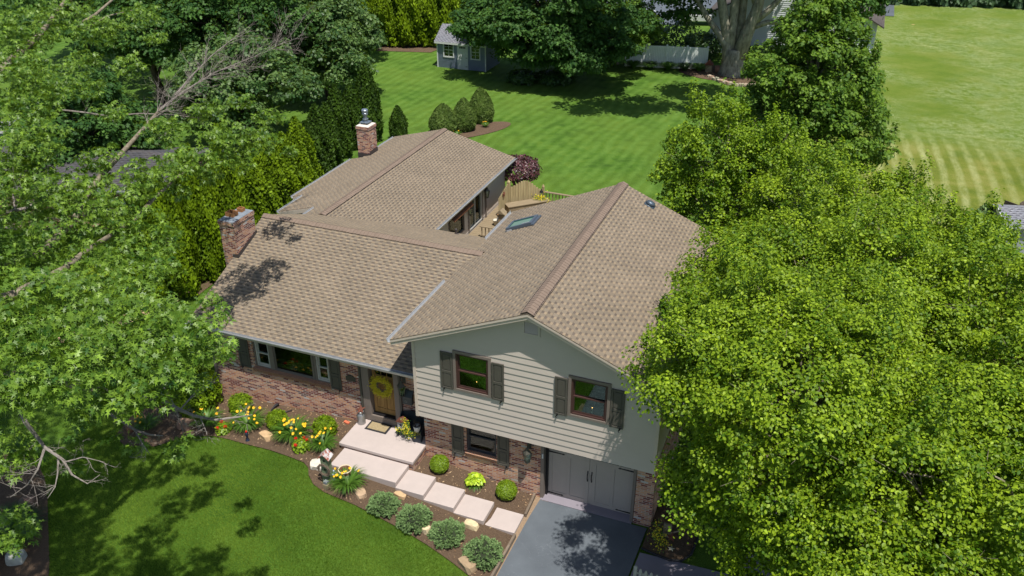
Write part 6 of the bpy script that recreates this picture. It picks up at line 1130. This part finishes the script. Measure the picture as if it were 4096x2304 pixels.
for i in range(16):
    u = i/15; x, y = -3.4+3.5*u, 48.7-1.7*math.sin(u*2.4)+rs.uniform(-.12, .12); o = rock(x, y, rs.uniform(.16, .26), rs.uniform(.10, .18), (150+rs.randint(-10, 20), 138, 118) if i % 2 else (168, 156, 136), ('leftmost flat stone', 'second flat stone from the left', 'third flat stone from the left', 'fourth flat stone from the left', 'fifth flat stone from the left', 'sixth flat stone from the left', 'seventh flat stone from the left', 'eighth flat stone from the left', 'eighth flat stone from the right', 'seventh flat stone from the right', 'sixth flat stone from the right', 'fifth flat stone from the right', 'fourth flat stone from the right', 'third flat stone from the right', 'second flat stone from the right', 'rightmost flat stone')[i]+' in the border before the massive tree', 80+i, .7, rs.uniform(0, 3)); o['group'] = 'stacked stones around the massive tree'
# ---- white house at the back
wh = thing('white_house', (-5, 57, .6), 'white sided house with dark gable roof behind the massive tree', 'house'); VIN = paint('white vinyl lap', srgb(200, 206, 204), .6, .03)
m = M(); z = 0.
def wl_(zz): h = max(0., (6.9-zz)/.52); return max(0, 6.6-h), min(13.2, 6.6+h)
while z < 6.8:
    z1 = z+.16; (a0, a1), (b0, b1) = wl_(z), wl_(z1)
    if a1-a0 > .2: m.quad((a0, -.035, z), (a1, -.035, z), (b1, 0, z1), (b0, 0, z1))
    z = z1
m.box(0, .1, .05, 9, 0, 3.4); m.box(13.1, 13.2, .05, 9, 0, 3.4); m.build('wall', VIN, wh); DR = shingle_mat('dark roof shingles', (74, 70, 70), (52, 50, 52), (92, 88, 86), .3)
slope(wh, 'roof', (-.5, 9.3, 3.2), (-.5, -.5, 3.2), (6.6, 9.3, 6.95), (6.6, -.5, 6.95), DR); slope(wh, 'roof', (13.7, -.5, 3.2), (13.7, 9.3, 3.2), (6.6, -.5, 6.95), (6.6, 9.3, 6.95), DR)
m = M(); m.box(9., 9.6, -.1, 0., 0, 2.2); m.build('door', WSH, wh)
# ---- car in the far drive
def car(x, y, rz, c, lab):
    t_ = thing('parked_car', (x, y, g(x, y)+.06), lab, 'car', rz=rz); P_ = paint('car paint %d' % c[0], srgb(*c), .25, .04, metal=.4, spec=.6); hw = .88
    m_ = M(); prof = [(-2.2, .35), (-2.25, .75), (-1.9, .95), (-1.35, 1.0), (1.0, 1.0), (1.9, .88), (2.25, .7), (2.25, .35)]; m_.prism(prof, 'y', -hw, hw); m_.build('body', P_, t_, bev=.06)
    m_ = M(); m_.add([(-1.7, -.8, .98), (1.05, -.8, .98), (.35, -.64, 1.45), (-1.15, -.64, 1.47), (-1.7, .8, .98), (1.05, .8, .98), (.35, .64, 1.45), (-1.15, .64, 1.47)], [(0, 1, 2, 3), (4, 7, 6, 5), (0, 3, 7, 4), (1, 5, 6, 2), (3, 2, 6, 7)]); m_.build('windows', paint('car glass', (.01, .014, .02, 1), .08, 0, spec=.8), t_)
    m_ = M(); m_.box(-1.15, .35, -.66, .66, 1.45, 1.5); m_.build('roof', P_, t_, bev=.03)
    for wx in (-1.4, 1.4):
        for wy in (-.86, .68):
            m_ = M(); m_.T = Matrix.Translation((wx, wy, .32)) @ Matrix.Rotation(-math.pi/2, 4, 'X'); m_.lathe([(.2, 0), (.32, .0), (.33, .04), (.33, .16), (.3, .18)], n=18); m_.build('wheel', BLACK, t_)
    for s in (-.6, .6): m_ = M(); m_.box(2.2, 2.27, s-.18, s+.18, .6, .75); m_.build('headlight', WHITE, t_); m_ = M(); m_.box(-2.27, -2.2, s-.18, s+.18, .65, .8); m_.build('tail_light', RED, t_)
car(-14.6, 67.8, .5, (190, 194, 200), 'silver sedan parked in the far driveway at the top'); car(-7.6, 67.5, .3, (226, 226, 226), 'white car mostly hidden by leaves at the far driveway')
# ---- spruces at the top right
CG = 'dark spruces along the top right edge'; cs = thing('spruce_tree', (0, 0, 0), '', 'tree', CG); conifer(cs, 1, .34, 5200, .07, leaf_mat('spruce boughs', c3(.018, .05, .02), c3(.07, .13, .05), .15, .6), 50, lump=.25, prof=[(0, .9), (.1, 1), (.5, .6), (.8, .25), (1, .03)], upd=-.1, low=0); stem(cs, .9, .03)
for i, x in enumerate((8.5, 11.2, 13.8, 16.4, 19., 21.6, 24.4, 27)):
    lab = '%s dark spruce along the top right edge of the field' % ('first', 'second', 'third', 'fourth', 'fifth', 'sixth', 'seventh', 'last')[i]; p = (x, 86.6+i*.5, .7)
    if i == 0: cs.location = p; cs.scale = (6.6, 6.6, 9); cs['label'] = lab
    else: dup(cs, p, lab, rz=i*2., sc=(6.2+(i % 3)*.7, 6.2+(i % 3)*.7, 8+(i % 2)*2))
t = thing('spruce_shrub', (14.0, 24.6, .5), 'dark blue green spruce beside the grey roofed shed', 'shrub'); conifer(t, 1.7, .9, 3000, .13, LSPR, 51, lump=.2, tpl='spray'); stem(t, 1, .06)
t = thing('play_set', (24.4, 82.5, .7), 'orange wooden post at the top right corner of the field', 'play set'); m = M(); m.box(-.12, .12, -.12, .12, 0, 3.4); m.build('post', paint('orange wood', srgb(196, 120, 40), .7), t); m = M(); m.box(.12, 2.4, -.1, .1, 3.1, 3.3); m.build('beam', paint('orange wood', srgb(196, 120, 40), .7), t)
# ---- right edge shed and screen fence
t = thing('neighbour_shed', (14.6, 22.2, .4), 'grey roofed white trimmed shed cut by the right edge of the photo', 'shed', rz=.25); m = M(); m.box(.25, 4, .2, 2.6, 0, 1.75); m.build('wall', paint('shed grey', srgb(150, 154, 160), .6), t)
slope(t, 'roof', (0, 0, 1.72), (4.2, 0, 1.72), (0, 1.4, 2.2), (4.2, 1.4, 2.2), SHINGG, .05); slope(t, 'roof', (4.2, 2.8, 1.72), (0, 2.8, 1.72), (4.2, 1.4, 2.2), (0, 1.4, 2.2), SHINGG, .05); m = M(); m.add([(-.03, 0, 1.5), (-.03, 1.4, 2.0), (-.03, 1.4, 2.22), (-.03, 0, 1.74), (0.0, 0, 1.5), (0, 1.4, 2.0), (0, 1.4, 2.22), (0, 0, 1.74)], [(0, 3, 2, 1), (4, 5, 6, 7), (2, 3, 7, 6), (0, 1, 5, 4)]); m.build('rake_board', WHITE, t)
t = thing('board_screen', (15.5, 25.4, .5), 'weathered board screen standing behind the grey shed roof', 'fence', rz=.9)
for k in range(8): m = M(); m.box(k*.13, k*.13+.12, 0, .02, 0, 1.75+.02*(k % 2)); m.build('board', TIM, t)
for k in range(6): m = M(); m.box(0, .02, k*.13, k*.13+.12, 0, 1.6); m.build('board', TIM, t)
# ---- neighbour on the left
DKR = shingle_mat('dark grey shingles', (62, 66, 74), (46, 48, 54), (78, 82, 88), .3); nh = thing('neighbour_house', (-38, 5.9, .1), 'low brick house with grey roof and white gutters behind the oak leaves', 'house', rz=.33); NB = brick_mat('orange red brick', 5.5, 1.15)
m = M(); panel(m, 'y', 0, .2, 0, 16, 0, 2.7, [(13.2, 14.6, 1.0, 2.2)]); m.build('wall', NB, nh); m = M(); m.box(15.8, 16, .2, 5.2, 0, 2.7); m.build('side_wall', NB, nh); slope(nh, 'roof', (-.5, -.5, 2.65), (16.5, -.5, 2.65), (-.5, 2.6, 3.5), (16.5, 2.6, 3.5), DKR); slope(nh, 'roof', (16.5, 5.7, 2.65), (-.5, 5.7, 2.65), (16.5, 2.6, 3.5), (-.5, 2.6, 3.5), DKR); gutter(nh, (-.5, -.5, 2.65), (16.5, -.5, 2.65), (0, -1, 0))
w = dh_window(nh, 13.2, 14.6, 1.0, 2.2, .05, WSH); m = M(); room(m, 13.2, 14.6, .2, 1.0, 2.2); m.build('window_recess', ROOM, nh)
nb_ = thing('grey_outbuilding', (-40.5, 13.2, .4), 'grey sided outbuilding with white eave at the far left edge', 'shed', rz=.35); m = M(); z = 0.
while z < 2.6: m.quad((0, -.03, z), (5, -.03, z), (5, 0, z+.2), (0, 0, z+.2)); m.quad((5.03, 0, z), (5.03, 4, z), (5, 4, z+.2), (5, 0, z+.2)); z += .2
m.build('wall', paint('grey siding', srgb(146, 154, 170), .6), nb_); slope(nb_, 'roof', (-.3, -.3, 2.6), (5.3, -.3, 2.6), (-.3, 2, 3.4), (5.3, 2, 3.4), SHINGG, .06); slope(nb_, 'roof', (5.3, 4.3, 2.6), (-.3, 4.3, 2.6), (5.3, 2, 3.4), (-.3, 2, 3.4), SHINGG, .06); m = M(); m.box(-.3, 5.3, -.33, -.3, 2.4, 2.58); m.build('fascia', WHITE, nb_)
shrub('yellow_shrub', -22.0, 5.0, .95, .8, 2600, .1, 'leaf', LYEL, 'yellow green shrub beside the dirt path under the oak', 'shrub', 90, dep=.4, bumps=.08); shrub('yellow_shrub', -21.6, 7.6, .7, .7, 1600, .1, 'leaf', LYEL, 'yellow green shrub between the brick house and the arborvitae hedge', 'shrub', 91, dep=.4)
# ================================================================ GRASS AND MULCH CHIPS
def inpoly(x, y, poly):
    c = np.zeros(len(x), bool); n = len(poly)
    for i in range(n):
        (x0, y0), (x1, y1) = poly[i], poly[(i+1) % n]; h = ((y0 > y) != (y1 > y)) & (x < (x1-x0)*(y-y0)/((y1-y0) or 1e-9)+x0); c ^= h
    return c
def grass(name, poly, dens, h, seed, excl=(), kind='stuff'):
    rs = np.random.RandomState(seed); p = np.array(poly); lo, hi = p.min(0), p.max(0); n = int((hi-lo).prod()*dens); x, y = rs.uniform(lo[0], hi[0], n), rs.uniform(lo[1], hi[1], n); k = inpoly(x, y, poly)
    for e in excl: k &= ~inpoly(x, y, e)
    x, y = x[k], y[k]; n = len(x); P = np.stack([x, y, G(x, y)], 1); a = rs.rand(n)*6.28; sw = np.sin(x*1.3+y*.7)*.3
    T = np.stack([np.cos(a)*.5+sw, np.sin(a)*.5, np.ones(n)], 1); Nn = np.stack([-np.sin(a), np.cos(a), .3*np.ones(n)], 1)
    pt = .5+.25*np.sin(x*.9+np.sin(y*1.3)*1.5)*np.sin(y*1.1+x*.4)+rs.normal(size=n)*.2
    o = leafcloud(name, P, Nn, T, h*rs.uniform(.6, 1.3, n), 'blade', LGRASS, None, rs, np.clip(pt, 0, 1), .2); o['kind'] = kind; return o
grass('grass', [(-15.5, -9.5), (-.1, -9.5), (-.1, -3.8), (-.2, -3.4), (-6, -2.2), (-8, -1.4), (-13, -1.2), (-15.5, -2)], 2300, .075, 1, [BED, LBED])
grass('grass', [(-22, -4), (-13.6, -3), (-14.4, .8), (-12.5, .9), (-13, 9), (-18.2, 9), (-18.5, 4), (-22, 1)], 420, .09, 2, [BED, LBED])
rs = np.random.RandomState(9); n = 5200; x = rs.uniform(-14, -.2, n); y = rs.uniform(-4, .55, n); k = inpoly(x, y, BED); dn = np.clip(.25+.75*np.exp(-(np.abs(y-.1))/.5)*(x > -10), 0, 1); k &= rs.rand(n) < dn; 
for x0, x1, y0, y1, *_ in SG_+[(-6.6, -3.93, -.9, .6)]: k &= ~((x > x0-.05) & (x < x1+.05) & (y > y0-.05) & (y < y1+.05))
x, y = x[k], y[k]; n = len(x); a = rs.rand(n)*6.28; o = leafcloud('wood_chips', np.stack([x, y, G(x, y)+.062], 1), np.stack([rs.normal(size=n)*.3, rs.normal(size=n)*.3, np.ones(n)], 1), np.stack([np.cos(a), np.sin(a), .1*rs.normal(size=n)], 1), rs.uniform(.025, .085, n), 'needle', leaf_mat('bark chips', srgb(150, 116, 84), srgb(206, 178, 140), .02, .9, .1), None, rs, None, 1.1); o['kind'] = 'stuff'
